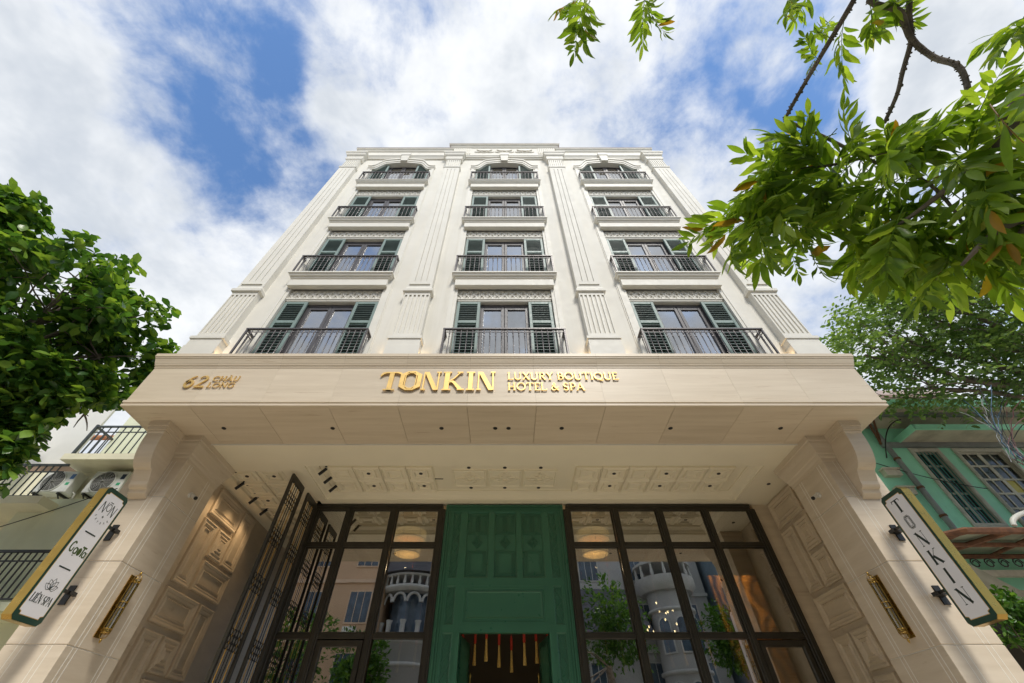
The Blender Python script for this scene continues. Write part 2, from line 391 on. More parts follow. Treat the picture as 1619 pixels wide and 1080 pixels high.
# --- pilasters
def pilaster(cx):
    w = .335
    p = box('pilaster', M['white'], hotel, cx - w, cx + w, YP + .03, YW + .01, 10.02, 19.02)
    # sunk grooves on the long shaft are real: three narrow strips left out of the facing
    g = MB(); gx = [-.155, 0, .155]; xs_ = [-w]
    for q in gx: xs_ += [q - .010, q + .010]
    xs_.append(w)
    for i in range(0, len(xs_), 2): g.box(cx + xs_[i], cx + xs_[i + 1], YP, YP + .031, 10.42, 18.86)
    g.box(cx - w, cx + w, YP, YP + .031, 18.861, 19.02); g.box(cx - w, cx + w, YP, YP + .031, 10.14, 10.419)
    g.build('shaft_facing', M['white'], p)
    MB().moulding([(0.0, 10.245), (.03, 10.25), (.03, 10.265), (0, 10.27)], cx - w + .09, cx + w - .09, YP - .002, YP + .02).build('sunk_line', M['white_trim'], p)
    # fluted pedestal
    pb = box('pedestal', M['white'], p, cx - .33, cx + .33, YP + .03, YW + .01, 8.2, 9.9)
    fl = MB(); n = 6
    for i in range(n + 1):
        a = -.33 + .66 * i / n; fl.box(cx + max(-.33, a - .024), cx + min(.33, a + .024), YP, YP + .03, 8.30, 9.80)
    fl.box(cx - .33, cx + .33, YP, YP + .03, 9.801, 9.9); fl.box(cx - .33, cx + .33, YP, YP + .03, 8.2, 8.299)
    fl.build('fluting', M['white_trim'], p)
    m = MB().moulding([(0, 9.90), (.05, 9.93), (.055, 10.02), (.02, 10.06), (0, 10.14)], cx - .335, cx + .335, YP, YW); m.build('ledge', M['white_trim'], p)
    m = MB().moulding([(0, 7.44), (.045, 7.44), (.045, 7.86), (.03, 7.87), (.03, 8.06), (.055, 8.08), (.055, 8.16), (0, 8.2)], cx - .335, cx + .335, YP, YW); m.build('base', M['white_trim'], p)
    # capital
    m = MB().moulding([(0, 19.02), (.03, 19.05), (.04, 19.13), (0, 19.16)], cx - .335, cx + .335, YP, YW); m.build('neck_ring', M['white_trim'], p)
    cpb = MB().box(cx - .31, cx + .31, YP + .03, YW + .01, 19.16, 20.0)
    for i in range(8):
        a = -.31 + .62 * i / 7; cpb.box(cx + max(-.31, a - .026), cx + min(.31, a + .026), YP, YP + .03, 19.17, 19.93)
    cpb.box(cx - .31, cx + .31, YP, YP + .03, 19.931, 20.0)
    cpb.build('capital', M['white_trim'], p)
    m = MB().moulding([(0, 20.0), (.025, 20.02), (.05, 20.12), (.05, 20.18), (.03, 20.2), (.03, 20.36), (.09, 20.44), (.13, 20.60), (.155, 20.62), (.155, 20.73), (0, 20.76)], cx - .335, cx + .335, YP, YW)
    m.build('entablature_block', M['white_trim'], p)
    return p
for cx in (-6.74, -2.26, 2.26, 6.74): pilaster(cx)
# --- architraves running up beside the windows, moulded arches, keystones
for b in BAYS:
    for s in (-1, 1):
        a = MB()
        for x0, x1, y in ((1.25, 1.33, 6.255), (1.33, 1.44, 6.235), (1.44, 1.47, 6.26)):
            q = sorted((b + s * x0, b + s * x1)); a.box(q[0], q[1], y, YW + .005, F0, 19.25 if x1 < 1.34 else 19.52)
        a.build('window_architrave', M['white_trim'], hotel)
    ar = MB()
    for lo, hi, y in ((0.0, .32, 6.225), (.32, .78, 6.20), (.78, 1.0, 6.165)):
        vs = []; xx = [-1.47 + 2.94 * i / 56 for i in range(57)]
        for x in xx:
            zi, zo = (arch_in(x) if abs(x) < 1.25 else 19.27), arch_out(x)
            za, zb = zi + (zo - zi) * lo, zi + (zo - zi) * hi
            vs += [(b + x, y, za), (b + x, y, zb), (b + x, YW + .004, zb), (b + x, YW + .004, za)]
        fs = []
        for i in range(56):
            for k in range(4): fs.append((4 * i + k, 4 * i + (k + 1) % 4, 4 * i + 4 + (k + 1) % 4, 4 * i + 4 + k))
        fs += [(0, 1, 2, 3), (4 * 56, 4 * 56 + 1, 4 * 56 + 2, 4 * 56 + 3)]; ar.add(vs, fs)
    ar.build('window_arch', M['white_trim'], hotel)
    k = MB().moulding([(0, 20.05), (.0, 20.10), (.03, 20.42), (.035, 20.55), (.07, 20.62), (.07, 20.86), (0, 20.88)], b - .145, b + .145, 6.13, YW)
    k.build('keystone', M['white_trim'], hotel)
# --- entablature, parapets and attic
for x0, x1 in ((-6.40, -4.72), (-4.30, -2.60), (-1.92, -.22), (.22, 1.92), (2.60, 4.30), (4.72, 6.40)):
    e = MB().moulding([(0, 20.50), (.03, 20.52), (.05, 20.60), (.10, 20.70), (.115, 20.72), (.115, 20.80), (0, 20.84)], x0 + .0, x1 - .0, 6.25, 6.30)
    e.build('entablature', M['white_trim'], hotel)
MB().box(-7.03, -2.5, 6.21, 6.94, 20.6, 21.42).build('parapet_wall', M['white'], hotel); MB().box(2.5, 7.03, 6.21, 6.94, 20.6, 21.42).build('parapet_wall', M['white'], hotel)
MB().moulding([(0, 21.36), (.03, 21.38), (.08, 21.50), (.12, 21.53), (.12, 21.60), (0, 21.61)], -6.90, -2.52, 6.20, 6.9).build('parapet_cornice', M['white_trim'], hotel); MB().moulding([(0, 21.36), (.03, 21.38), (.08, 21.50), (.12, 21.53), (.12, 21.60), (0, 21.61)], 2.52, 6.90, 6.20, 6.9).build('parapet_cornice', M['white_trim'], hotel)
cap_m = paint('parapet_capping', (.16, .09, .085), .6, .1)
for q in ((-7.03, -2.42, 6.07, 6.9, 21.612, 21.635), (2.42, 7.03, 6.07, 6.9, 21.612, 21.635), (-2.66, 2.66, 6.02, 6.9, 22.082, 22.105)): MB().box(*q).build('capping', cap_m, hotel)
MB().box(-2.5, 2.5, 6.17, 6.93, 20.6, 21.9).build('attic_wall', M['white'], hotel)
MB().moulding([(0, 21.80), (.03, 21.83), (.08, 21.96), (.13, 21.99), (.13, 22.07), (0, 22.08)], -2.52, 2.52, 6.16, 6.9).build('attic_cornice', M['white_trim'], hotel)
for s in (-1, 1):
    fl = MB()
    for i in range(9): x = s * (1.62 + i * .09); fl.box(x - .026, x + .026, 6.135, 6.172, 20.95, 21.72)
    fl.build('attic_fluting', M['white_trim'], hotel)['kind'] = 'stuff'
def lotus(cx):
    m = MB(); fr = ((cx, 6.17, 21.30), (1, 0, 0), (0, 0, 1), (0, -1, 0))
    for i, (a, ln) in enumerate(((90, .30), (55, .30), (125, .30), (25, .40), (155, .40))):
        c, s_ = math.cos(R(a)), math.sin(R(a)); w = .075
        pts = [(0, 0), (c * ln * .5 - s_ * w, s_ * ln * .5 + c * w), (c * ln, s_ * ln), (c * ln * .5 + s_ * w, s_ * ln * .5 - c * w)]
        m.prism(pts, fr, 0, .05 + .004 * i)
    m.strip(arc(.25, -.02, .17, .10, 180, 360), .03, fr, 0, .035); m.strip(arc(-.25, -.02, .17, .10, 180, 360), .03, fr, 0, .035)
    m.strip([(-.45, -.04), (0, -.14), (.45, -.04)], .035, fr, 0, .03)
    m.build('lotus_ornament', M['white_trim'], hotel)
for cx in (-.95, 0, .95): lotus(cx)

# --- window bays
def louvre_mesh(w, h, n):
    m = MB()
    for i in range(n):
        z = h * (i + .5) / n; d = .022; t = h / n * .52
        m.add([(0, -d, z - t), (w, -d, z - t), (w, d, z + t * .6), (0, d, z + t * .6), (0, -d, z - t + .008), (w, -d, z - t + .008), (w, d, z + t * .6 + .008), (0, d, z + t * .6 + .008)],
              [(0, 1, 2, 3), (4, 7, 6, 5), (0, 4, 5, 1), (2, 6, 7, 3), (0, 3, 7, 4), (1, 5, 6, 2)])
    return m
SW = .60; SH = 2.33
slat_me = None
def slat_mesh():
    w = SW - .15; d = .024; t = .034
    m = MB().add([(0, -d, -t), (w, -d, -t), (w, d, t * .7), (0, d, t * .7), (0, -d, -t + .009), (w, -d, -t + .009), (w, d, t * .7 + .009), (0, d, t * .7 + .009)],
              [(0, 1, 2, 3), (4, 7, 6, 5), (0, 4, 5, 1), (2, 6, 7, 3), (0, 3, 7, 4), (1, 5, 6, 2)])
    return m.mesh('slat', M['shutter'])
slat_me = slat_mesh()
# shutter frame: two panels, the rail sits at about 62% of the height
ZR = 1.48
sf = MB()
for x0, x1 in ((0, .075), (SW - .075, SW)): sf.bbox(x0, x1, -.028, .028, 0, SH, .006)
for z0, z1 in ((0, .12), (ZR, ZR + .1), (SH - .085, SH)): sf.bbox(.0745, SW - .0745, -.026, .026, z0, z1, .006)
shut_me = sf.mesh('shutter', M['shutter'])
BN = [(.12, ZR), (ZR + .1, SH - .085)]
slz = [z0 + (z1 - z0) * (i + .5) / n for (z0, z1), n in ((BN[0], 14), (BN[1], 9)) for i in range(n)]
joined = MB()
for z in slz:
    w = SW - .15; d = .024; t = .034
    joined.add([(.075, -d, z - t), (.075 + w, -d, z - t), (.075 + w, d, z + t * .7), (.075, d, z + t * .7), (.075, -d, z - t + .009), (.075 + w, -d, z - t + .009), (.075 + w, d, z + t * .7 + .009), (.075, d, z + t * .7 + .009)],
              [(0, 1, 2, 3), (4, 7, 6, 5), (0, 4, 5, 1), (2, 6, 7, 3), (0, 3, 7, 4), (1, 5, 6, 2)])
louv_me = joined.mesh('louvres', M['shutter'])
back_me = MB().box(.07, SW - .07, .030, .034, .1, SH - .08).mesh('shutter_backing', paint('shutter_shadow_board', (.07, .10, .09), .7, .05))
# french window
def french(arched):
    top = 2.36 if not arched else 2.60
    fr_ = MB(); hw = .70
    fr_.box(-hw, -hw + .09, -.05, .05, 0, top); fr_.box(hw - .09, hw, -.05, .05, 0, top)
    for s in (-1, 1):
        a, b_ = sorted((s * .004, s * .085)); fr_.bbox(a, b_, -.042, .03, .03, top - .095, .006)
        a, b_ = sorted((s * (hw - .092), s * (hw - .165))); fr_.bbox(a, b_, -.042, .03, .03, top - .095, .006)
        a, b_ = sorted((s * .0845, s * (hw - .1645))); fr_.bbox(a, b_, -.04, .028, .03, .2, .006); fr_.bbox(a, b_, -.04, .028, top - .20, top - .095, .006)
    fr_.box(-hw + .0895, hw - .0895, -.049, .049, top - .095, top)
    fr_.box(-hw + .0895, hw - .0895, -.049, .049, 0, .03)
    return fr_.mesh('french_window', M['frame'])
fw_me, fwa_me = french(False), french(True)
pane_me = MB().box(.08, .54, -.008, -.002, .19, 2.17).mesh('pane', M['glass_up'])
panea_me = MB().box(.08, .54, -.008, -.002, .19, 2.41).mesh('pane', M['glass_up'])
cur = MB(); cv = []
for i in range(41):
    x = -.66 + 1.32 * i / 40; y = .16 + .022 * math.sin(i * 1.9) + .012 * math.sin(i * .7); cv += [(x, y, .02), (x, y, 2.05)]
cur.add(cv, [(2 * i, 2 * i + 2, 2 * i + 3, 2 * i + 1) for i in range(40)], True); cur_me = cur.mesh('curtain', M['curtain'])
# balusters
bal = MB()
H_ = .80
bal.lathe([(.011, 0), (.017, .02), (.024, .045), (.017, .075), (.0105, .09), (.0105, .57), (.02, .59), (.0125, .61), (.0125, .66), (.022, .68), (.012, .70), (.011, H_)], 8)
bal_me = bal.mesh('baluster', M['iron'])
# frieze carving (one mesh shared by the nine panels)
fz = MB(); fr = ((0, 0, 0), (1, 0, 0), (0, 0, 1), (0, -1, 0)); W_, Hh = 2.44, .38; n = 12
cw = W_ / n
for i in range(n):
    cx = -W_ / 2 + cw * (i + .5); d = .026
    fz.strip([(cx - cw * .5, .19), (cx, .36), (cx + cw * .5, .19)], .022, fr, 0, d); fz.strip([(cx - cw * .5, .19), (cx, .03), (cx + cw * .5, .19)], .022, fr, 0, d + .002)
    fz.strip(arc(cx, .19, .055, .075, 0, 360, 8), .02, fr, 0, d + .004)
    fz.strip([(cx - .09, .02), (cx - .03, .12), (cx + .03, .02), (cx + .09, .12)], .018, fr, 0, d - .004)
    fz.strip([(cx - .09, .36), (cx - .03, .26), (cx + .03, .36), (cx + .09, .26)], .018, fr, 0, d - .006)
    fz.prism([(cx + cw * .5 - .03, .19), (cx + cw * .5, .25), (cx + cw * .5 + .03, .19), (cx + cw * .5, .13)], fr, 0, d + .008)
    fz.prism([(cx - .055, -.012), (cx + .055, -.012), (cx + .03, .028), (cx - .03, .028)], fr, 0, d + .012)
frz_me = fz.mesh('frieze_carving', M['white_trim'])
def slab_mesh():
    m = MB().moulding([(0, .26), (.012, .26), (.02, .235), (.02, .20), (-.015, .17), (-.03, .12), (-.07, .10), (-.075, .055), (-.11, .03), (-.115, 0)][::1], -1.425, 1.425, 6.04, YW)
    m.moulding([(0, .0), (0, -.255)], -1.335, 1.335, 6.13, YW)
    return m.mesh('balcony_slab', M['white_trim'])
slab_me = slab_mesh()
n_slat = 0
for k in range(4):
    f = F0 + DZ * k
    for b in BAYS:
        # slab, frieze
        if k:
            inst(slab_me, 'balcony_slab', hotel, (b, 0, f - .26))
            fo = box('frieze', M['white'], hotel, b - 1.25, b + 1.25, 6.335, 6.362, f - DZ + 2.455, f - DZ + 2.86)
            inst(frz_me, 'frieze_carving', fo, (b, 6.335, f - DZ + 2.465))
            MB().moulding([(0, f - DZ + 2.35), (.02, f - DZ + 2.37), (.02, f - DZ + 2.40), (.045, f - DZ + 2.43), (.045, f - DZ + 2.455)], b - 1.20, b + 1.20, 6.33, 6.36).build('frieze_ledge', M['white_trim'], fo)
        # shutters
        for s in (-1, 1):
            x0 = b + (-1.225 if s < 0 else .625); ys = 6.335
            sh = inst(shut_me, 'shutter', hotel, (x0, ys, f + .005))
            if k == 3: sh.scale = (1, 1, 1.02)
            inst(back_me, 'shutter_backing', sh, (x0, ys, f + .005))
            if k < 2:
                for z in slz: inst(slat_me, 'slat', sh, (x0 + .075, ys, f + .005 + z))
            else:
                lo = inst(louv_me, 'louvres', sh, (x0, ys, f + .005)); lo['kind'] = 'stuff'
        # reveal, french window
        for s in (-1, 1):
            q = sorted((b + s * .70, b + s * 1.25)); box('window_reveal', M['white'], hotel, q[0], q[1], 6.385, 6.60, f, f + (2.345 if k < 3 else 2.62))
        w = inst(fw_me if k < 3 else fwa_me, 'french_window', hotel, (b, 6.47, f - .01))
        for s in (0, -.62): inst(pane_me if k < 3 else panea_me, 'pane', w, (b + s, 6.47, f - .01))
        rq = random.Random(int(f * 10 + b * 100)).random()
        inst(cur_me, 'curtain', w, (b + (0 if rq < .55 else (-.36 if rq < .8 else .36)), 6.47, f - .01), scale=(1 if rq < .55 else .45, 1, 1.06))
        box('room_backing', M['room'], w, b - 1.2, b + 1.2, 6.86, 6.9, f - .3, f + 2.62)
        # railing
        yr = 6.075 if k else 5.985
        ra = MB().bbox(b - 1.40, b + 1.40, yr - .028, yr + .028, f + .845, f + .895, .008)
        for s in (-1, 1):
            q = sorted((b + s * 1.345, b + s * 1.40)); ra.bbox(q[0], q[1], yr + .027, YW, f + .846, f + .894, .008)
            q = sorted((b + s * 1.365, b + s * 1.382)); ra.box(q[0], q[1], yr + .0085, YW, f + .765, f + .78)
        ra.box(b - 1.382, b + 1.382, yr - .0085, yr + .0085, f + .765, f + .78)
        for s in (-1, 1): ra.bbox(b + s * 1.373 - .02, b + s * 1.373 + .02, yr - .02, yr + .02, f - .005, f + .85, .004)
        rail = ra.build('balcony_railing', M['iron'], hotel)
        for i in range(1, 21):
            inst(bal_me, 'baluster', rail, (b - 1.373 + 2.746 * i / 21, yr, f - .002), scale=(1, 1, 1.06))
        for s in (-1, 1): inst(bal_me, 'baluster', rail, (b + s * 1.373, yr + .11, f - .002), scale=(1, 1, 1.06))

# ------------------------------------------------------------------ canopy
ZC = 6.11; XC = 7.24; YF = 6.0
joint = [.606 + 1.314 * i for i in range(-6, 6)]
cuts = [-XC] + [j for j in joint if -XC + .2 < j < XC - .2] + [XC]
fas = box('canopy', paint('joint_mortar', (.36, .25, .14), .8), hotel, -XC + .03, XC - .03, YF + .03, 8.08, ZC + .03, 7.36)
for i in range(len(cuts) - 1):
    a, c = cuts[i] + .0035, cuts[i + 1] - .0035
    ea, ec = (1 if i == 0 else 0), (1 if i == len(cuts) - 2 else 0)
    MB().box(a - .0025, c + .0025, YF, YF + .031, ZC + .145, 7.10).build('fascia_panel', M['stone'], fas)
    MB().box(a, c, YF - .004, 7.27, ZC, ZC + .031).build('soffit_panel', M['stone'], fas)
def band(prof, name, seg):
    for a, c in seg:
        m = MB(); vs = []
        for o, z in prof: vs += [(a - (o if a <= -XC + .01 else 0), YF - o, z), (c + (o if c >= XC - .01 else 0), YF - o, z)]
        m.add(vs, [(2 * i, 2 * i + 1, 2 * i + 3, 2 * i + 2) for i in range(len(prof) - 1)]); m.build(name, M['stone'], fas)
        for s, e_ in ((-1, a <= -XC + .01), (1, c >= XC - .01)):
            if e_:
                vs = []
                for o, z in prof: vs += [(s * (XC + o), YF - o, z), (s * (XC + o), 8.24, z)]
                MB().add(vs, [(2 * i, 2 * i + 1, 2 * i + 3, 2 * i + 2) for i in range(len(prof) - 1)]).build(name, M['stone'], fas)
seg = [(cuts[i] + .001, cuts[i + 1] - .001) for i in range(len(cuts) - 1)]
band([(-.03, ZC - .002), (.018, ZC + .0), (.018, ZC + .045), (.006, ZC + .05), (.006, ZC + .062), (.026, ZC + .075), (.026, ZC + .125), (0, ZC + .14), (-.03, ZC + .146)], 'lower_band', seg)
band([(-.03, 7.098), (.012, 7.10), (.012, 7.135), (.03, 7.15), (.03, 7.165), (.045, 7.20), (.075, 7.30), (.085, 7.31), (.085, 7.335), (.10, 7.345), (.10, 7.425), (-.05, 7.43)], 'cornice', seg)
for s in (-1, 1):
    q = sorted((s * (XC - .031), s * XC)); MB().box(q[0], q[1], YF + .031, 8.24, ZC + .146, 7.098).build('end_panel', M['stone'], fas)
MB().box(-XC - .09, XC + .09, YF - .09, 7.0, 7.415, 7.432).build('canopy_top', paint('metal_flashing', (.12, .11, .1), .6), fas)
dl = MB().lathe([(.043, 0), (.043, -.012), (.033, -.013), (.030, -.006)], 14)
dl_me = dl.mesh('downlight', M['black'])
dlr_me = MB().lathe([(.026, -.004), (.024, -.010), (.01, -.012)], 10).mesh('lens', M['offwhite'])
def downlight(x, y, z, parent):
    d = inst(dl_me, 'downlight', parent, (x, y, z))
    return d
DLX = [(354, 677), (526, 677), (698, 677), (783, 677), (804, 677), (888, 677), (1060, 677), (1234, 677)]
for u, v in DLX:
    r = ray(u, v); t = (ZC - HC) / r.z
    d = downlight(r.x * t, r.y * t, ZC + .002, fas)

# ------------------------------------------------------------------ columns, corbels
ZJ = [0, .44, 1.55, 2.66, 3.77, 4.88, 5.66]
for s in (-1, 1):
    xi, xo = s * 6.30, s * 7.20
    a, c = sorted((xi, xo))
    core = box('column', M['inlay'], hotel, a + .012, c - .012, 7.112, 8.24, 0, 6.1)
    for i in range(len(ZJ) - 1):
        z0, z1 = ZJ[i] + (.006 if i else 0), ZJ[i + 1] - .006
        blk = MB().bbox(a, c, 7.10, 8.25, z0, z1, .006).build('stone_block', M['stone_col'], core)
        ln = None
        for y in (7.24, 7.32, 7.93, 8.01):
            if z0 < 3.7 and z0 > 2.6 and y in (7.32, 7.93): pass
            q = sorted((xi, xi - s * .002)); box('inlay_line', M['inlay'], core, q[0], q[1], y - .0065, y + .0065, z0, z1)
        for x in (.20, .28, .62, .70): box('inlay_line', M['inlay'], core, s * (6.30 + x) - .004, s * (6.30 + x) + .004, 7.0985, 7.10, z0, z1)
    # capital
    prof = [(0, 5.60), (.012, 5.60), (.012, 5.66), (.03, 5.69), (.035, 5.74), (.05, 5.76), (.075, 5.86), (.11, 5.94), (.115, 6.0), (.13, 6.01), (.13, 6.108)]
    m = MB(); vs = []; sgn = s
    # swept round the front and the inner side and the back
    for o, z in prof: vs += [(xo, 7.10 - o, z), (xi - s * o, 7.10 - o, z), (xi - s * o, 8.25 + o, z), (xo, 8.25 + o, z)]
    m.add(vs, [(4 * i + k, 4 * i + k + 1, 4 * i + 4 + k + 1, 4 * i + 4 + k) for i in range(len(prof) - 1) for k in range(3)])
    m.build('capital', M['stone_col'], core)
    # scrolled corbel
    out = [(6.50, 6.108), (6.50, 5.98), (6.53, 5.965), (6.53, 5.90), (6.55, 5.88)]
    out += [(6.55 + .30 * (1 - math.cos(R(t))) , 5.88 - .62 * math.sin(R(t))) for t in (12, 24, 36, 48, 60, 72, 84)]
    out += [(6.88, 5.16), (6.92, 5.08), (6.93, 5.02), (6.95, 4.99), (7.00, 4.97), (7.02, 4.90), (7.06, 4.86), (7.101, 4.84)]
    poly = out + [(7.101, 6.108)]
    x0, x1 = sorted((s * 6.59, s * 6.92))
    fr = ((0, 0, 0), (0, 1, 0), (0, 0, 1), (1, 0, 0))
    co = MB().prism(poly, fr, x0 + .02, x1 - .02).build('corbel', M['stone_col'], hotel)
    MB().strip(out, .035, fr, x0, x1).build('corbel_face', M['stone_col'], co)
    MB().box(x0 - .035, x1 + .035, 6.46, 7.0, 6.0, 6.107).build('corbel_cap', M['stone_col'], co)
    MB().box(x0 - .015, x1 + .015, 6.485, 6.985, 5.93, 5.999).build('corbel_bead', M['stone_col'], co)

# ------------------------------------------------------------------ portico ceiling
cl_ = MB(); zz0, zz1 = ZC, ZC + .2
RX0, RX1, RY0, RY1 = -4.55, 5.90, 8.13, 9.86
cl_.box(-6.8, 6.8, 7.272, RY0, zz0, zz0 + .028); cl_.box(-4.70, 6.8, RY1, 10.3, zz0, zz1); cl_.box(RX1, 6.8, RY0, RY1, zz0, zz1); cl_.box(-4.9, RX0, RY0, RY1, zz0, zz1)
cl_.box(-6.8, -4.9, RY0, 8.40, zz0, zz1)
ceil = cl_.build('portico_ceiling', M['ceil'], hotel)
MB().box(-6.2, 6.2, 7.27, 7.30, ZC - .022, ZC + .001).build('ceiling_trim', M['white_trim'], ceil)
# crown moulding round the recess
prof = [(0, 0), (.03, 0), (.03, .03), (.06, .045), (.10, .10), (.20, .145), (.22, .15), (.22, .18), (.30, .189)]
m = MB(); vs = []
for i_, h in prof: vs += [(RX0 + i_, RY0 + i_, ZC + h), (RX1 - i_, RY0 + i_, ZC + h), (RX1 - i_, RY1 - i_, ZC + h), (RX0 + i_, RY1 - i_, ZC + h)]
m.add(vs, [(4 * i + k, 4 * i + (k + 1) % 4, 4 * i + 4 + (k + 1) % 4, 4 * i + 4 + k) for i in range(len(prof) - 1) for k in range(4)]); m.build('crown_moulding', M['ceil'], ceil)
ZR_ = ZC + .19
box('ceiling_field', M['ceil'], ceil, RX0 + .1, RX1 - .1, RY0 + .1, RY1 - .1, ZR_, ZR_ + .06)
cprof = [(0, 0), (0, .05), (.02, .06), (.05, .06), (.07, .03), (.10, .03), (.15, .055), (.17, .035)]
coff_me = MB().rings((-.31, -.30, 0), (1, 0, 0), (0, 1, 0), (0, 0, -1), .61, .59, [(.0, 0), (.0, .05), (.03, .07), (.05, .03), (.12, .03), (.13, .065), (.17, .072), (.19, .03)]).mesh('coffer', M['ceil'])
for r_ in range(2):
    yc = 8.785 + .60 * r_
    for i in range(6):
        for s in (-1, 1):
            xcf = s * (2.00 + .625 * i)
            if s < 0 and xcf - .31 < RX0 + .2: continue
            cfo = inst(coff_me, 'coffer', ceil, (xcf, yc, ZR_))
            if (i % 2 == 1 if s > 0 else i % 2 == 0): downlight(xcf, yc, ZR_ - .029, cfo)
# centre ornaments
for i in range(3):
    xo_ = -.84 + .85 * i
    pn = MB().rings((xo_ - .40, 8.66, ZR_), (1, 0, 0), (0, 1, 0), (0, 0, -1), .80, .78, [(0, 0), (0, .03), (.03, .04), (.045, .015)]).build('ornament_panel', M['ceil'], ceil)
    fr = ((xo_, 9.05, ZR_ - .015), (1, 0, 0), (0, 1, 0), (0, 0, -1)); o_ = MB()
    for j in range(8):
        a = j * 45; L_ = .30 if j % 2 == 0 else .2; c_, s_ = math.cos(R(a)), math.sin(R(a)); w = .045
        o_.prism([(c_ * .06, s_ * .06), (c_ * L_ * .6 - s_ * w, s_ * L_ * .6 + c_ * w), (c_ * L_, s_ * L_), (c_ * L_ * .6 + s_ * w, s_ * L_ * .6 - c_ * w)], fr, 0, .02 + .001 * j)
    o_.strip(arc(0, 0, .09, .09, 0, 360, 12), .03, fr, 0, .03); o_.strip([(.36, 0), (0, .31), (-.36, 0), (0, -.31), (.36, 0)], .02, fr, 0, .012)
    o_.build('rosette', M['ceil'], pn)
    for y in (8.56, 9.53): downlight(xo_, y, ZR_ - .002, pn)
for y in (8.56, 9.53): MB().box(-1.3, 1.3, y - .045, y + .045, ZR_ - .0, ZR_ - .001).build('ornament_border', M['ceil'], ceil)
downlight(6.33, 8.98, ZC + .001, ceil)
# left passage ceiling
pc = box('passage_ceiling', M['ceil'], hotel, -6.8, -4.9, 8.40, 16, ZC + .10, ZC + .2)
MB().box(-6.8, -6.42, 8.40, 16, ZC, ZC + .1).box(-5.1, -4.9, 8.40, 10.0, ZC, ZC + .1).build('passage_border', M['ceil'], pc)
for r_ in range(6):
    for c_ in range(2):
        cf = inst(coff_me, 'coffer', pc, (-6.10 + .64 * c_, 8.75 + .62 * r_, ZC + .10))
        if (r_ == 0) or (r_ == 2 and c_ == 0): downlight(-6.10 + .64 * c_, 8.75 + .62 * r_, ZC + .071, cf)
# ------------------------------------------------------------------ side walls with raised stone panels
PW = [(0, 0), (0, .055), (.02, .065), (.06, .045), (.085, .05), (.12, .02), (.14, .02), (.165, .045), (.175, .02)]
PN = [(0, 0), (0, .05), (.03, .06), (.07, .04), (.10, .065), (.14, .045), (.17, .08), (.20, .06), (.22, .085)]
def side_wall(s, y1, panels):
    a, c = sorted((s * 6.78, s * 7.05))
    w = box('side_wall', M['stone_wall'], hotel, a, c, 8.25, y1, 0, 6.11)
    for ya, yb, za, zb, nested in panels:
        m = MB().rings((s * 6.78, ya, za), (0, 1, 0), (0, 0, 1), (-s, 0, 0), yb - ya, zb - za, PN if nested else PW); m.build('raised_panel', M['stone_wall'], w)
    for ya in (8.84,):
        m = MB(); q = sorted((s * 6.78, s * 6.774)); m.box(q[0], q[1], ya - .012, ya + .012, 0, 6.1); m.build('moulding_strip', M['stone_wall'], w)
    return w
LP = [(9.05, 10.24, 5.45, 6.02, 0), (10.30, 10.90, 4.75, 6.02, 0), (9.02, 9.56, 4.06, 5.33, 0), (9.68, 10.24, 4.75, 5.33, 1), (9.68, 10.90, 4.08, 4.66, 0),
      (9.0, 10.22, 3.37, 3.95, 0), (10.30, 10.90, 2.70, 3.95, 0), (9.0, 9.56, 2.0, 3.25, 0), (9.66, 10.22, 2.70, 3.25, 1), (9.66, 10.90, 2.03, 2.60, 0), (9.0, 10.22, 1.3, 1.9, 0)]
side_wall(-1, 16, LP)
RP = [(8.88, 10.0, 5.45, 6.04, 0), (9.50, 10.02, 4.08, 5.36, 0), (8.86, 9.42, 4.74, 5.36, 1), (8.86, 9.42, 4.05, 4.66, 0), (8.88, 10.02, 3.40, 3.98, 0), (9.50, 10.02, 2.0, 3.28, 0), (8.88, 9.44, 2.68, 3.28, 1), (8.88, 9.44, 2.0, 2.6, 0)]
side_wall(1, 10.10, RP)
rw = box('end_pier', M['stone'], hotel, 6.36, 6.80, 10.08, 10.4, 0, 6.105)
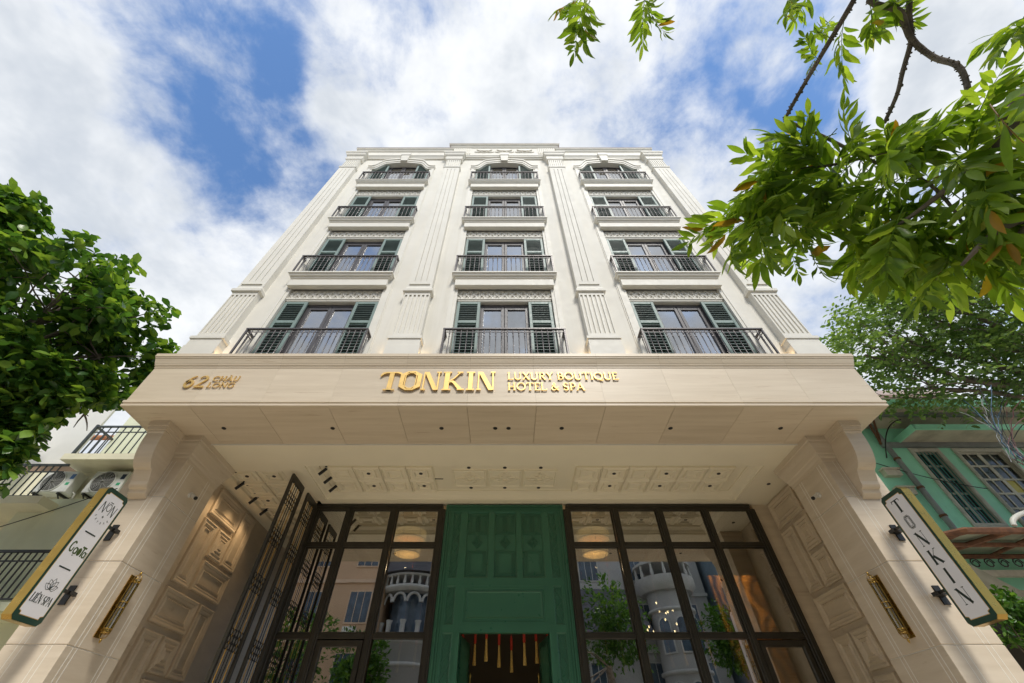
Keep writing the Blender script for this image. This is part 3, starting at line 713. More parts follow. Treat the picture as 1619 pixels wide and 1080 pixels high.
# ------------------------------------------------------------------ glazed storefront
YG = 10.05
def storefront(xs_, doors):
    x0, x1 = xs_[0], xs_[-1]
    root = MB()
    root.box(min(x0, x1) - .0, max(x0, x1) + .0, YG - .03, YG + .13, 5.96, 6.09)
    root.box(min(x0, x1), max(x0, x1), YG - .05, YG - .0301, 6.03, 6.088)
    sf_ = root.build('storefront', M['bronze'], hotel)
    for i, x in enumerate(xs_):
        w = .085 if i % 2 == 0 or i == len(xs_) - 1 else .075
        MB().bbox(x - w, x + w, YG - .06, YG + .12, 0, 5.961, .008).bbox(x - w * .45, x + w * .45, YG - .085, YG - .0601, 0, 5.96, .006).build('mullion', M['bronze'], sf_)
    for i in range(len(xs_) - 1):
        a, c = sorted((xs_[i], xs_[i + 1])); a += .08; c -= .08
        for z in (5.11, 3.32): MB().bbox(a, c, YG - .045, YG + .10, z - .045, z + .045, .006).build('transom', M['bronze'], sf_)
        fr_ = MB()
        for z0, z1 in ((5.155, 5.96), (3.365, 5.065)):
            fr_.rings((a, YG - .02, z0), (1, 0, 0), (0, 0, 1), (0, -1, 0), c - a, z1 - z0, [(0, -.03), (0, 0), (.022, 0), (.03, -.02), (.035, -.03)], cap=False)
        fr_.build('glazing_bead', M['bronze'], sf_)
        MB().box(a + .02, c - .02, YG + .012, YG + .013, 5.17, 5.95).build('pane', M['glass'], sf_)
        MB().box(a + .02, c - .02, YG + .012, YG + .013, 3.375, 5.055).build('pane', M['glass'], sf_)
        if i in doors:
            dr = MB().rings((a + .01, YG - .015, .05), (1, 0, 0), (0, 0, 1), (0, -1, 0), c - a - .02, 3.21, [(0, -.05), (0, .01), (.012, .02), (.10, .02), (.115, .005), (.12, -.05)], cap=False).build('glazed_door', M['bronze'], sf_)
            MB().box(a + .1, c - .1, YG + .012, YG + .02, .15, 3.16).build('pane', M['glass'], dr)
        else:
            MB().box(a + .02, c - .02, YG + .012, YG + .02, .05, 3.27).build('pane', M['glass'], sf_)
    return sf_
storefront([1.575, 2.79, 3.92, 5.09, 6.27], (3,))
storefront([-1.575, -2.79, -3.92, -4.80], (1,))

# ------------------------------------------------------------------ green entrance surround
GP = ((0, YG - .03, 0), (1, 0, 0), (0, 0, 1), (0, -1, 0))
su = MB()
for s in (-1, 1):
    for x0, x1, d in ((1.28, 1.485, .03), (1.02, 1.08, .03), (.93, 1.02, .05)):
        q = sorted((s * x0, s * x1)); su.box(q[0], q[1], YG - d, YG + .1, 0, 6.0 if x0 > 1 else 3.40)
    for i, x in enumerate((1.325, 1.375, 1.425)):
        q = sorted((s * (x - .012), s * (x + .012))); su.box(q[0], q[1], YG - .045 - .008 * i, YG - .0301, 0, 5.98 - .05 * (2 - i))
su.box(-1.485, 1.485, YG - .035, YG + .1, 5.90, 6.085)
for i, z in enumerate((5.93, 5.975, 6.03)): su.box(-1.46, 1.46, YG - .05 - .012 * i, YG - .0351, z - .012, z + .014)
su.box(-1.28, 1.28, YG - .028, YG + .1, 4.24, 4.40); su.box(-1.28, 1.28, YG - .0282, YG + .1, 3.38, 3.52)
for x0, x1 in ((-.37, -.26), (.30, .405), (-1.02, -.925), (.94, 1.02)): su.box(x0, x1, YG - .027, YG + .1, 4.401, 5.899)
for s in (-1, 1):
    q = sorted((s * .93, s * 1.02)); su.box(q[0], q[1], YG - .0271, YG + .1, 3.521, 4.239)
portal = su.build('door_surround', M['green'], hotel)
TP = [(0, 0), (0, .04), (.03, .03), (.045, .012)]
def deco(w, h):
    m = MB(); fr = ((0, 0, 0), (1, 0, 0), (0, 0, 1), (0, -1, 0)); c = w / 2; d = .016
    for k, t in enumerate((.05, .09, .13)):
        for z0, z1 in ((h * .63 + t * .5, h - .02 - t * .5), (.03 + t * .5, h * .40 - t * .5)):
            m.strip([(t, z0), (w - t, z0), (w - t, z1), (t, z1), (t, z0)], .014, fr, 0, d + k * .001)
    for k, r in enumerate((.13, .09, .05)): m.strip([(c + r, h * .515), (c, h * .515 + r), (c - r, h * .515), (c, h * .515 - r), (c + r, h * .515)], .014, fr, 0, d + .004 + k * .001)
    for k, t in enumerate((.02, .06)):
        m.strip([(c - t, h - .03), (c - t, h * .66), (c, h * .62)], .012, fr, 0, d + .006); m.strip([(c + t, h - .03), (c + t, h * .66), (c, h * .62)], .012, fr, 0, d + .007)
    return m
deco_me = deco(.56, 1.47).mesh('panel_relief', M['green'])
for x0, x1 in ((-.93, -.37), (-.26, .30), (.405, .94)):
    p_ = MB().rings((x0, YG + .015, 4.40), (1, 0, 0), (0, 0, 1), (0, -1, 0), x1 - x0, 1.50, [(0, 0), (0, .03), (.025, .02), (.035, .0)]).build('door_panel', M['green'], portal)
    inst(deco_me, 'panel_relief', p_, (x0 + .0, YG + .015, 4.415))
MB().rings((-.93, YG + .0, 3.52), (1, 0, 0), (0, 0, 1), (0, -1, 0), 1.86, .72, [(0, 0), (0, .022), (.05, .022), (.06, .01), (.10, .01), (.11, .03), (.14, .018)]).build('door_panel', M['green'], portal)
def braid(w, h):
    m = MB(); fr = ((0, 0, 0), (1, 0, 0), (0, 0, 1), (0, -1, 0)); n = max(2, int(round(h / .24))); t = h / n
    for i in range(n):
        z = i * t
        m.strip([(.02, z), (w / 2, z + t * .5), (.02, z + t)], .02, fr, 0, .022); m.strip([(w - .02, z), (w / 2, z + t * .5), (w - .02, z + t)], .02, fr, 0, .024)
        m.strip([(.05, z), (w / 2, z + t * .32), (w - .05, z)], .014, fr, 0, .009); m.strip([(.05, z + t), (w / 2, z + t * .68), (w - .05, z + t)], .014, fr, 0, .008)
    return m
for s in (-1, 1):
    for z0, z1 in ((4.40, 5.90), (3.52, 4.24), (.5, 3.38)):
        a, c = sorted((s * 1.08, s * 1.28))
        p_ = MB().rings((a, YG + .012, z0), (1, 0, 0), (0, 0, 1), (0, -1, 0), c - a, z1 - z0, [(0, 0), (0, .026), (.02, .018), (.028, 0)]).build('side_panel', M['green'], portal)
        braid(c - a, z1 - z0 - .04).build('braid_relief', M['green'], p_, (a, YG + .012, z0 + .02))
# open door leaves swung inwards
for s in (-1, 1):
    hx = s * .90
    dl_ = MB().rings((0, 0, 0), (0, 1, 0), (0, 0, 1), (-s, 0, 0), .86, 3.34, [(0, -.05), (0, 0), (.12, 0), (.14, -.015)])
    q = sorted((0, s * .05)); dl_.box(q[0], q[1], 0, .86, 0, 3.34)
    d_ = dl_.build('door_leaf', M['green'], hotel, (hx, YG + .12, .02)); d_.rotation_euler = (0, 0, s * R(9))
    hd = MB().tube([(-s * .07, .70, .9), (-s * .07, .70, 2.75)], .016, 8); hd.tube([(0, .70, 1.2), (-s * .07, .70, 1.2)], .012, 6); hd.tube([(0, .70, 2.6), (-s * .07, .70, 2.6)], .012, 6); hd.lathe([(.01, 2.72), (.026, 2.76), (.026, 2.78), (.008, 2.82)], 8, (-s * .07, .70, 0))
    h_ = bpy.data.objects.new('handle', hd.mesh('handle', M['brass'])); col.objects.link(h_); h_.parent = d_; WL[h_.name] = WL[d_.name]

# ------------------------------------------------------------------ folding lattice gates
def gate_leaf(name, x, y0, y1, zt, label):
    root = empty(name, (x, (y0 + y1) / 2, 0), label, 'gate', 'folded lattice gate leaves')
    w = y1 - y0; d = .028; f = MB()
    f.bbox(x - d, x + d, y0, y0 + .055, 0, zt, .006).bbox(x - d, x + d, y1 - .055, y1, 0, zt, .006)
    for z0, z1 in ((0, .2), (zt - .14, zt)): f.box(x - d + .004, x + d - .004, y0 + .0545, y1 - .0545, z0, z1)
    f.build('gate_frame', M['bronze'], root)
    ya, yb = y0 + .055, y1 - .055; nb = 6
    for i in range(nb):
        y = ya + (yb - ya) * (i + .5) / nb; g = i in (1, 4)
        MB().box(x - .005, x + .005, y - .007, y + .007, .2, zt - .14).build('gold_bar' if g else 'bar', M['gold_paint'] if g else M['iron_black'], root)
    fr = ((x, 0, 0), (0, 1, 0), (0, 0, 1), (1, 0, 0))
    bw = (yb - ya) / nb
    for zc in (1.0, 2.1, 3.0, 3.9, 4.75, 5.55):
        kn = MB()
        for r_ in (-1, 0, 1):
            for i in range(0, 5):
                y = ya + bw * (i + 1)
                kn.strip(arc(y, zc + r_ * .10, bw * .46, .05, 0, 360, 8), .010, fr, -.006, .006)
        kn.build('lattice_knot', M['iron_black'], root)
    return root
gate_leaf('folding_gate_leaf', -4.80, 8.36, 9.04, 6.04, 'dark lattice gate leaf with gold bars, the one nearest the street')
gate_leaf('folding_gate_leaf', -4.78, 9.28, 9.92, 6.04, 'dark lattice gate leaf folded behind another, next to the glass front')

# ------------------------------------------------------------------ lobby
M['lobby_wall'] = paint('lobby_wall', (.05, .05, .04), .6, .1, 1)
M['lobby_ceil'] = paint('lobby_ceiling', (.50, .46, .36), .6, .03)
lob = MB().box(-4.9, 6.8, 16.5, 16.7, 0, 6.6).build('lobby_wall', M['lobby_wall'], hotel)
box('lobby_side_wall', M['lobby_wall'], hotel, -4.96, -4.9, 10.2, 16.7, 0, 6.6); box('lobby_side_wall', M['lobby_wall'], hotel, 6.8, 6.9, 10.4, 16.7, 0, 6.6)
lc = box('lobby_ceiling', M['lobby_ceil'], hotel, -4.9, 6.8, 10.18, 16.6, 6.60, 6.7)
box('lobby_floor', paint('lobby_marble', (.12, .11, .09), .2, .1, 2), hotel, -6.8, 6.8, 10.1, 16.7, .004, .01)
box('portico_floor', paint('portico_marble', (.58, .50, .38), .25, .1, 2), hotel, -6.8, 6.8, 6.5, 10.08, .14, .16)
for i in range(9):
    for j in range(4):
        inst(coff_me, 'coffer', lc, (-4.2 + 1.28 * i, 11.2 + 1.25 * j, 6.60), scale=(1.8, 1.8, 1))
box('lobby_beam', paint('lobby_beam_dark', (.05, .06, .055), .5), lc, 3.6, 4.5, 12.2, 14.2, 6.5, 6.599)
box('lobby_beam', paint('lobby_beam_dark', (.05, .06, .055), .5), lc, -3.3, -2.4, 12.2, 14.2, 6.5, 6.599)
M['shade'] = emit('lit_lampshade', (1.0, .62, .24), .42)
def pendant(x, y, label):
    root = empty('pendant_lamp', (x, y, 5.3), label, 'lamp', 'lit drum lamps in the lobby')
    for zc, r_, h_ in ((5.84, .44, .22), (5.46, .34, .18)):
        m = MB(); vs = []; n = 20
        for k in range(n): t = 2 * math.pi * k / n; vs += [(x + r_ * math.cos(t), y + r_ * math.sin(t), zc - h_ / 2), (x + r_ * math.cos(t), y + r_ * math.sin(t), zc + h_ / 2)]
        m.add(vs, [(2 * k, 2 * ((k + 1) % n), 2 * ((k + 1) % n) + 1, 2 * k + 1) for k in range(n)], True)
        m.add([v for v in vs[0::2]], [tuple(range(n))]); m.build('lamp_shade', M['shade'], root)
        rm = MB()
        for z in (zc - h_ / 2, zc + h_ / 2): rm.tube([(x + r_ * 1.01 * math.cos(2 * math.pi * k / 24), y + r_ * 1.01 * math.sin(2 * math.pi * k / 24), z) for k in range(25)], .012, 5)
        for k in range(6):
            t = k * math.pi / 3 + .3; rm.tube([(x + r_ * 1.015 * math.cos(t), y + r_ * 1.015 * math.sin(t), zc - h_ / 2), (x + r_ * 1.015 * math.cos(t), y + r_ * 1.015 * math.sin(t), zc + h_ / 2)], .01, 5)
        rm.build('shade_frame', M['iron_black'], root)
    rd = MB()
    for a in (0, 1.57, 3.14, 4.71): rd.tube([(x + .3 * math.cos(a), y + .3 * math.sin(a), 5.4), (x + .3 * math.cos(a), y + .3 * math.sin(a), 6.6)], .008, 5)
    rd.build('hanging_rod', M['iron_black'], root)
pendant(-2.60, 11.4, 'lit amber two-tier drum lamp behind the glass left of the green door')
pendant(2.44, 11.4, 'lit amber two-tier drum lamp behind the glass right of the green door')
for i, x in enumerate((-2.6, 2.4)):
    l_ = bpy.data.lights.new('pendant_glow', 'POINT'); l_.energy = 8; l_.color = (1, .72, .42); l_.shadow_soft_size = .02
    lo_ = bpy.data.objects.new('pendant_glow', l_); col.objects.link(lo_); lo_.location = (x, 11.4, 5.05)
# chandelier
ch = empty('chandelier', (3.85, 11.6, 3.9), 'brass chandelier of small lit globes behind the right-hand glass', 'chandelier')
cb = MB().tube([(3.85, 11.6, 4.3), (3.85, 11.6, 6.6)], .008, 6).lathe([(.03, 6.53), (.08, 6.58), (.08, 6.6)], 8, (3.85, 11.6, 0))
random.seed(4)
M['bulb'] = emit('lit_bulb', (1, .74, .4), 5)
bul = []
for k in range(12):
    a = k * 2.4; r_ = .18 + .26 * random.random(); z = 3.65 + .65 * random.random(); p1 = (3.85 + r_ * math.cos(a), 11.6 + r_ * math.sin(a), z)
    cb.tube([(3.85, 11.6, 4.3), (3.85 + r_ * .6 * math.cos(a), 11.6 + r_ * .6 * math.sin(a), z + .2), p1], .006, 5); bul.append(p1)
cb.build('chandelier_stem', M['brass'], ch)
for p1 in bul: MB().lathe([(.004, -.028), (.018, -.016), (.022, 0), (.018, .016), (.004, .028)], 8).build('bulb', M['bulb'], ch, p1)
# tassel pendants hanging behind the door
M['tassel_r'] = paint('red_tassel', (.55, .05, .03), .8, .2, 20); M['tassel_g'] = paint('gold_tassel', (.62, .42, .12), .7, .2, 30)
tas_top = MB().lathe([(.012, .02), (.035, .0), (.03, -.03), (.045, -.05), (.045, -.30), (.03, -.33)], 8).mesh('tassel_head', M['tassel_r'])
tas_sk = MB().lathe([(.028, -.33), (.035, -.36), (.042, -.55), (.062, -.80), (.058, -.82)], 8).mesh('tassel_skirt', M['tassel_g'])
tas_cd = MB().tube([(0, 0, 0), (0, 0, 2.2)], .006, 5).mesh('cord', M['tassel_r'])
txs = [-3.6, -3.15, -2.4, -1.95, -.95, -.68, -.40, -.12, .16, .44, .72, 1.0, 1.9, 2.3, 2.7, 3.1, 3.7, 4.1, 4.5]
for i, x in enumerate(txs):
    random.seed(i); zb = 3.58 + random.choice((0, .05, .12)); yy = 10.9 + .25 * (i % 3)
    grp = [q for q in txs if (abs(q) < 1.1) == (abs(x) < 1.1) and (q < 0) == (x < 0 if abs(x) > 1.1 else q < 0)]
    od = ('first', 'second', 'third', 'fourth', 'fifth', 'sixth', 'seventh', 'eighth')[sorted(grp).index(x)]
    inside = 'in the open green doorway' if abs(x) < 1.1 else ('behind the glass left of the green door' if x < 0 else 'behind the glass right of the green door')
    t_ = empty('tassel', (x, yy, zb), od + ' red and gold tassel from the left ' + inside, 'tassel', 'red and gold tassels ' + inside)
    TS = (.62, .62, .8); inst(tas_top, 'tassel_head', t_, (x, yy, zb), scale=TS); inst(tas_sk, 'tassel_skirt', t_, (x, yy, zb), scale=TS); inst(tas_cd, 'cord', t_, (x, yy, zb))
# burr-wood slab
m, n, l, p = mat_new('burr_wood')
f1, raw = noise_fac(n, l, (1.6, 1.6, .7), 8, .6, .3, .7); w_ = N(n, 'ShaderNodeTexWave'); w_.inputs['Scale'].default_value = 1.3; w_.inputs['Distortion'].default_value = 14; w_.inputs['Detail'].default_value = 5; w_.bands_direction = 'X'
g_ = N(n, 'ShaderNodeNewGeometry'); l.new(g_.outputs['Position'], w_.inputs[0])
o1 = mixc(n, l, w_.outputs[1], (.05, .014, .003), (.55, .23, .05)); o1 = mixc(n, l, f1, o1, mixc(n, l, .45, (0, 0, 0), o1)); l.new(o1, p.inputs['Base Color']); p.inputs['Roughness'].default_value = .25
wd_ = MB().bbox(5.05, 6.25, 11.0, 11.08, .3, 4.75, .02).build('wood_slab', m); tag(wd_, 'tall burr wood slab glowing brown behind the far right glass', 'wood panel')
l_ = bpy.data.lights.new('slab_spot', 'SPOT'); l_.energy = 420; l_.color = (1, .72, .42); l_.spot_size = R(70); l_.spot_blend = .6
lo_ = bpy.data.objects.new('slab_spot', l_); col.objects.link(lo_); lo_.location = (5.6, 10.35, 5.8); lo_.rotation_euler = (Vector((5.6, 11.05, 3.2)) - Vector((5.6, 10.35, 5.8))).to_track_quat('-Z', 'Y').to_euler()

# ------------------------------------------------------------------ track lights
def track(name, x, y0, y1, z, heads, label, lit=None):
    root = empty(name, (x, y0, z), label, 'track light')
    MB().box(x - .018, x + .018, y0, y1, z - .035, z).build('track', M['black'], root)
    for i, y in enumerate(heads):
        s = -1 if lit else -1
        a = Vector((x, y, z - .035)); b_ = a + Vector((s * .05, -.02, -.08)); c_ = b_ + Vector((s * .06, .0, -.11))
        MB().tube([a, a + Vector((0, 0, -.04))], .012, 6).tube([a + Vector((.01, 0, -.03)), c_], .036, 10).build('spot_head', M['black'], root)
        if lit:
            l_ = bpy.data.lights.new('track_spot', 'SPOT'); l_.energy = lit; l_.color = (1, .70, .40); l_.spot_size = R(110); l_.spot_blend = 1.0; l_.shadow_soft_size = .10
            o_ = bpy.data.objects.new('track_spot', l_); col.objects.link(o_); o_.location = c_ + Vector((-.02, 0, -.03)); o_.rotation_euler = (Vector((-6.78, y + .15, 3.6)) - o_.location).to_track_quat('-Z', 'Y').to_euler()
track('track_light', -6.28, 8.45, 10.9, ZC + .095, (9.0, 9.75, 10.4), 'black track with spots lighting the panelled left wall', 11)
track('track_light', -4.17, 8.2, 9.45, ZR_ , (8.5, 8.9, 9.32), 'short black track with three spots in the coffered ceiling')
cbl = MB().tube([(-2.02, 8.72, ZR_ - .005), (-1.95, 9.08, ZR_ - .005), (-1.5, 9.09, ZR_ - .005)], .012, 6).build('ceiling_cable', M['black']); tag(cbl, 'thin black cable across the white coffered ceiling', 'cable')

# ------------------------------------------------------------------ uplights at the pilaster feet
for i, x in enumerate((-7.0 + .72, -2.26 - .42, -2.26 + .42, 2.26 - .42, 2.26 + .42, 6.28)):
    l_ = bpy.data.lights.new('uplight', 'SPOT'); l_.energy = 3.0; l_.color = (1, .68, .34); l_.spot_size = R(80); l_.spot_blend = .8; l_.shadow_soft_size = .02
    o_ = bpy.data.objects.new('uplight', l_); col.objects.link(o_); o_.location = (x, 6.13, 7.50); o_.rotation_euler = (Vector((x, 6.27, 8.4)) - o_.location).to_track_quat('-Z', 'Y').to_euler()
# ------------------------------------------------------------------ lettering
def glyph(ch, th=.15, tn=.07):
    """strokes of a roman capital of height 1: list of (points, width, with serifs)"""
    V = lambda x, w=th: ([(x, 0), (x, 1)], w)
    sr = lambda x, y, w=.20: ([(x - w / 2, y), (x + w / 2, y)], .045)
    e = .0225
    def S(x, both=True, w=.24): return [sr(x, e, w), sr(x, 1 - e, w)]
    G = {
     'L': (.62, [V(.14), ([(.14, e), (.58, e)], .05), ([(.56, 0), (.58, .2)], .05)] + S(.14)),
     'U': (.82, [([(.15, 1), (.15, .32)] + arc(.41, .32, .26, .30, 180, 360, 9) + [(.67, 1)], [th] * 6 + [tn + .03] * 6), sr(.15, 1 - e), sr(.67, 1 - e)]),
     'X': (.78, [([(.12, 1), (.66, 0)], th), ([(.66, 1), (.12, 0)], tn), sr(.12, 1 - e), sr(.66, 1 - e), sr(.12, e), sr(.66, e)]),
     'R': (.74, [V(.16), ([(.16, .965), (.38, .965)] + arc(.38, .73, .20, .235, 90, -90, 8) + [(.16, .495)], [tn, tn, tn, th * .8, th, th, th, th * .8, tn, tn, tn, tn]), ([(.36, .5), (.66, 0)], th)] + S(.16) + [sr(.66, e, .2)]),
     'Y': (.74, [([(.1, 1), (.37, .48), (.37, 0)], th), ([(.64, 1), (.37, .48)], tn), sr(.1, 1 - e), sr(.64, 1 - e), sr(.37, e, .26)]),
     'B': (.70, [V(.16), ([(.16, .965), (.36, .965)] + arc(.36, .75, .18, .215, 90, -90, 8) + [(.16, .535)], [tn, tn, tn, th * .7, th, th, th, th * .7, tn, tn, tn, tn]), ([(.16, .50), (.38, .5)] + arc(.38, .265, .22, .232, 90, -90, 8) + [(.16, .033)], [tn, tn, tn, th * .7, th, th, th, th * .7, tn, tn, tn, tn])] + S(.16)),
     'O': (.96, [(arc(.48, .5, .39, .47, 90, 450, 24), [tn + (th - tn) * abs(math.sin(i * 2 * math.pi / 24)) for i in range(25)])]),
     'Q': (.96, [(arc(.48, .5, .39, .47, 90, 450, 24), [tn + (th - tn) * abs(math.sin(i * 2 * math.pi / 24)) for i in range(25)]), ([(.45, .1), (.62, -.06), (.9, -.12)], tn)]),
     'T': (.76, [V(.38), ([(.06, 1 - .03), (.70, 1 - .03)], .06), ([(.06, 1), (.04, .80)], .05), ([(.70, 1), (.72, .80)], .05), sr(.38, e, .26)]),
     'I': (.34, [V(.17)] + S(.17)),
     'E': (.66, [V(.16), ([(.16, .97), (.56, .97)], .06), ([(.16, .52), (.48, .52)], .055), ([(.16, .03), (.60, .03)], .06), ([(.56, 1), (.57, .82)], .045), ([(.6, 0), (.61, .2)], .045)] + S(.16)),
     'H': (.88, [V(.18), V(.70), ([(.18, .5), (.70, .5)], tn)] + S(.18) + S(.70)),
     'S': (.62, [([(.52, .80)] + arc(.30, .735, .20, .235, 30, 270, 8) + arc(.31, .255, .22, .235, 90, -150, 8) + [(.10, .2)], [tn, tn, tn, tn, th * .8, th, th, th, th, th, th, th, th, th, th * .8, tn, tn, tn, tn, tn][:20])]),
     'P': (.68, [V(.16), ([(.16, .965), (.38, .965)] + arc(.38, .70, .22, .265, 90, -90, 8) + [(.16, .435)], [tn, tn, tn, th * .8, th, th, th, th * .8, tn, tn, tn, tn])] + S(.16)),
     'A': (.84, [([(.08, 0), (.40, 1)], tn), ([(.40, 1), (.75, 0)], th), ([(.2, .34), (.62, .34)], tn), sr(.08, e), sr(.75, e, .22)]),
     'N': (.90, [V(.16, tn), ([(.16, 1), (.74, 0)], th), V(.74, tn), sr(.16, e), sr(.74, 1 - e), sr(.1, 1 - e, .16)]),
     'K': (.80, [V(.16), ([(.66, 1), (.20, .46)], tn), ([(.30, .56), (.70, 0)], th), sr(.66, 1 - e), sr(.7, e, .22)] + S(.16)),
     'C': (.82, [(arc(.48, .5, .38, .47, 42, 318, 16), [tn + (th - tn) * max(0, math.sin(i * math.pi / 16)) for i in range(17)]), ([(.76, .95), (.76, .72)], .05)]),
     'G': (.90, [(arc(.48, .5, .38, .47, 42, 300, 16), [tn + (th - tn) * max(0, math.sin(i * math.pi / 16)) for i in range(17)]), ([(.76, .95), (.76, .72)], .05), ([(.74, .08), (.74, .42)], th), ([(.6, .42), (.86, .42)], .05)]),
     '6': (.66, [([(.55, .98), (.34, .82), (.16, .52), (.13, .30)] + arc(.34, .30, .21, .28, 180, 520, 14), [tn, tn * 1.3, th, th * 1.1] + [th] * 15)]),
     '2': (.68, [([(.12, .76)] + arc(.34, .74, .21, .23, 165, -35, 8) + [(.30, .30), (.10, .05), (.62, .05)], [tn, tn, tn, tn, tn, th, th, th, th * .9, th * .8, tn, tn * 1.3, th])]),
     '&': (.90, [([(.80, .52), (.62, .18), (.40, .03), (.20, .08), (.12, .26), (.22, .46), (.44, .62), (.50, .80), (.40, .95), (.28, .90), (.24, .76), (.36, .54), (.80, .02)], [tn, tn, tn, th * .7, th, tn, tn, tn, tn, tn, th * .8, th, th])]),
     ' ': (.30, []),
    }
    if ch == 'Â': w, s = glyph('A', th, tn); return w, s + [([(.26, 1.06), (.40, 1.20), (.54, 1.06)], .05)]
    if ch == 'Ê': w, s = glyph('E', th, tn); return w, s + [([(.22, 1.06), (.36, 1.20), (.50, 1.06)], .05)]
    return G[ch]
def write(text, h, fr, mat, parent, d0, d1, th=.15, tn=.07, gap=.06, sx=1.0, name='letter', width=None):
    o, ux, uz, nn = [Vector(q) for q in fr]
    if width:
        tot = sum(glyph(c)[0] + gap for c in text) - gap; sx = width / (tot * h)
    x = 0
    for c in text:
        w, st = glyph(c, th, tn)
        if st:
            m = MB()
            for i, (pts, wd) in enumerate(st):
                pts = [((x + q[0]) * h * sx, q[1] * h) for q in pts]
                wd = [q * h for q in (wd if isinstance(wd, list) else [wd] * len(pts))]
                wd = (wd + [wd[-1]] * len(pts))[:len(pts)]
                m.strip(pts, wd, (o, ux, uz, nn), d0, d1 + (.0008 if d1 - d0 > .02 else .00015) * i)
            m.build(name, mat, parent)
        x += w + gap
YL = 5.998
def frx(x, z, y=YL): return ((x, y, z), (1, 0, 0), (0, 0, 1), (0, -1, 0))
hs = empty('hotel_name_sign', (0, YL, 6.45), 'large gold raised letters reading TONKIN on the stone canopy front', 'sign')
# TONKIN: drawn letter by letter
def gold(polys, strips, x, h, w):
    m = MB(); fr = frx(x, 6.475)
    for i, p_ in enumerate(polys): m.prism([(a * w, b * h) for a, b in p_], fr, .012, .040 + .0008 * i)
    for i, (p_, wd) in enumerate(strips): m.strip([(a * w, b * h) for a, b in p_], wd, fr, .012, .042 + .0008 * i)
    m.build('letter', M['gold'], hs)
LH = .475
gold([[(.40, 0), (.60, 0), (.60, .98), (.40, .98)], [(.26, 0), (.74, 0), (.74, .045), (.26, .045)]], [([(.5, .96), (.26, .965), (.12, .92), (.02, .78)], [.03, .035, .045, .03]), ([(.5, .961), (.74, .966), (.88, .92), (.98, .78)], [.03, .035, .045, .03])], -2.50, LH, .46)
oc = lambda x0, x1, y0, y1, c: [(x0 + c, y0), (x1 - c, y0), (x1, y0 + c * .8), (x1, y1 - c * .8), (x1 - c, y1), (x0 + c, y1), (x0, y1 - c * .8), (x0, y0 + c * .8), (x0 + c, y0)]
gold([], [(oc(.10, .90, .03, .99, .24), [.03, .03, .085, .085, .03, .03, .085, .085, .03]), (oc(.25, .75, .09, .93, .16), .018)], -2.09, LH * 1.02, .43)
NN = lambda x: gold([[(.12, 1), (.36, 1), (.92, 0), (.68, 0)]], [([(.14, 0), (.14, 1)], .026), ([(.90, 0), (.90, 1)], .026), ([(.04, .025), (.28, .025)], .024), ([(.78, .975), (1.02, .975)], .024)], x, LH, .38)
NN(-1.66)
gold([[(.10, 0), (.32, 0), (.32, 1), (.10, 1)], [(.32, .48), (.48, .52), (.60, .44), (.98, 0), (.76, 0), (.50, .36), (.42, .42), (.32, .40)]], [([(.02, .025), (.42, .025)], .024), ([(.02, .975), (.40, .975)], .024), ([(.30, .46), (.52, .62), (.78, .95)], .022), ([(.66, .975), (.92, .975)], .024), ([(.70, .025), (1.02, .025)], .024)], -1.24, LH, .44)
gold([[(.25, 0), (.75, 0), (.75, 1), (.25, 1)]], [([(.02, .025), (.98, .025)], .024), ([(.02, .975), (.98, .975)], .024)], -.76, LH, .17)
NN(-.57)
hs2 = empty('hotel_tagline_sign', (1.2, YL, 6.45), 'small gold letters reading LUXURY BOUTIQUE HOTEL & SPA beside the big name', 'sign')
write('LUXURY BOUTIQUE', .195, frx(.06, 6.755), M['gold'], hs2, .010, .030, th=.13, tn=.065, gap=.03, width=2.24)
write('HOTEL & SPA', .195, frx(.06, 6.475), M['gold'], hs2, .010, .030, th=.13, tn=.065, gap=.03, width=1.52)
hs3 = empty('street_number_sign', (-5.9, YL, 6.5), 'gold raised street number 62 CHÂU LONG at the left canopy end', 'sign')
write('62', .30, frx(-6.38, 6.555), M['gold'], hs3, .010, .032, th=.135, tn=.06, gap=.04, width=.46)
write('CHÂU', .125, frx(-5.86, 6.725), M['gold'], hs3, .008, .026, th=.13, tn=.065, gap=.02, width=.54)
write('LONG', .125, frx(-5.88, 6.555), M['gold'], hs3, .008, .026, th=.13, tn=.065, gap=.02, width=.54)

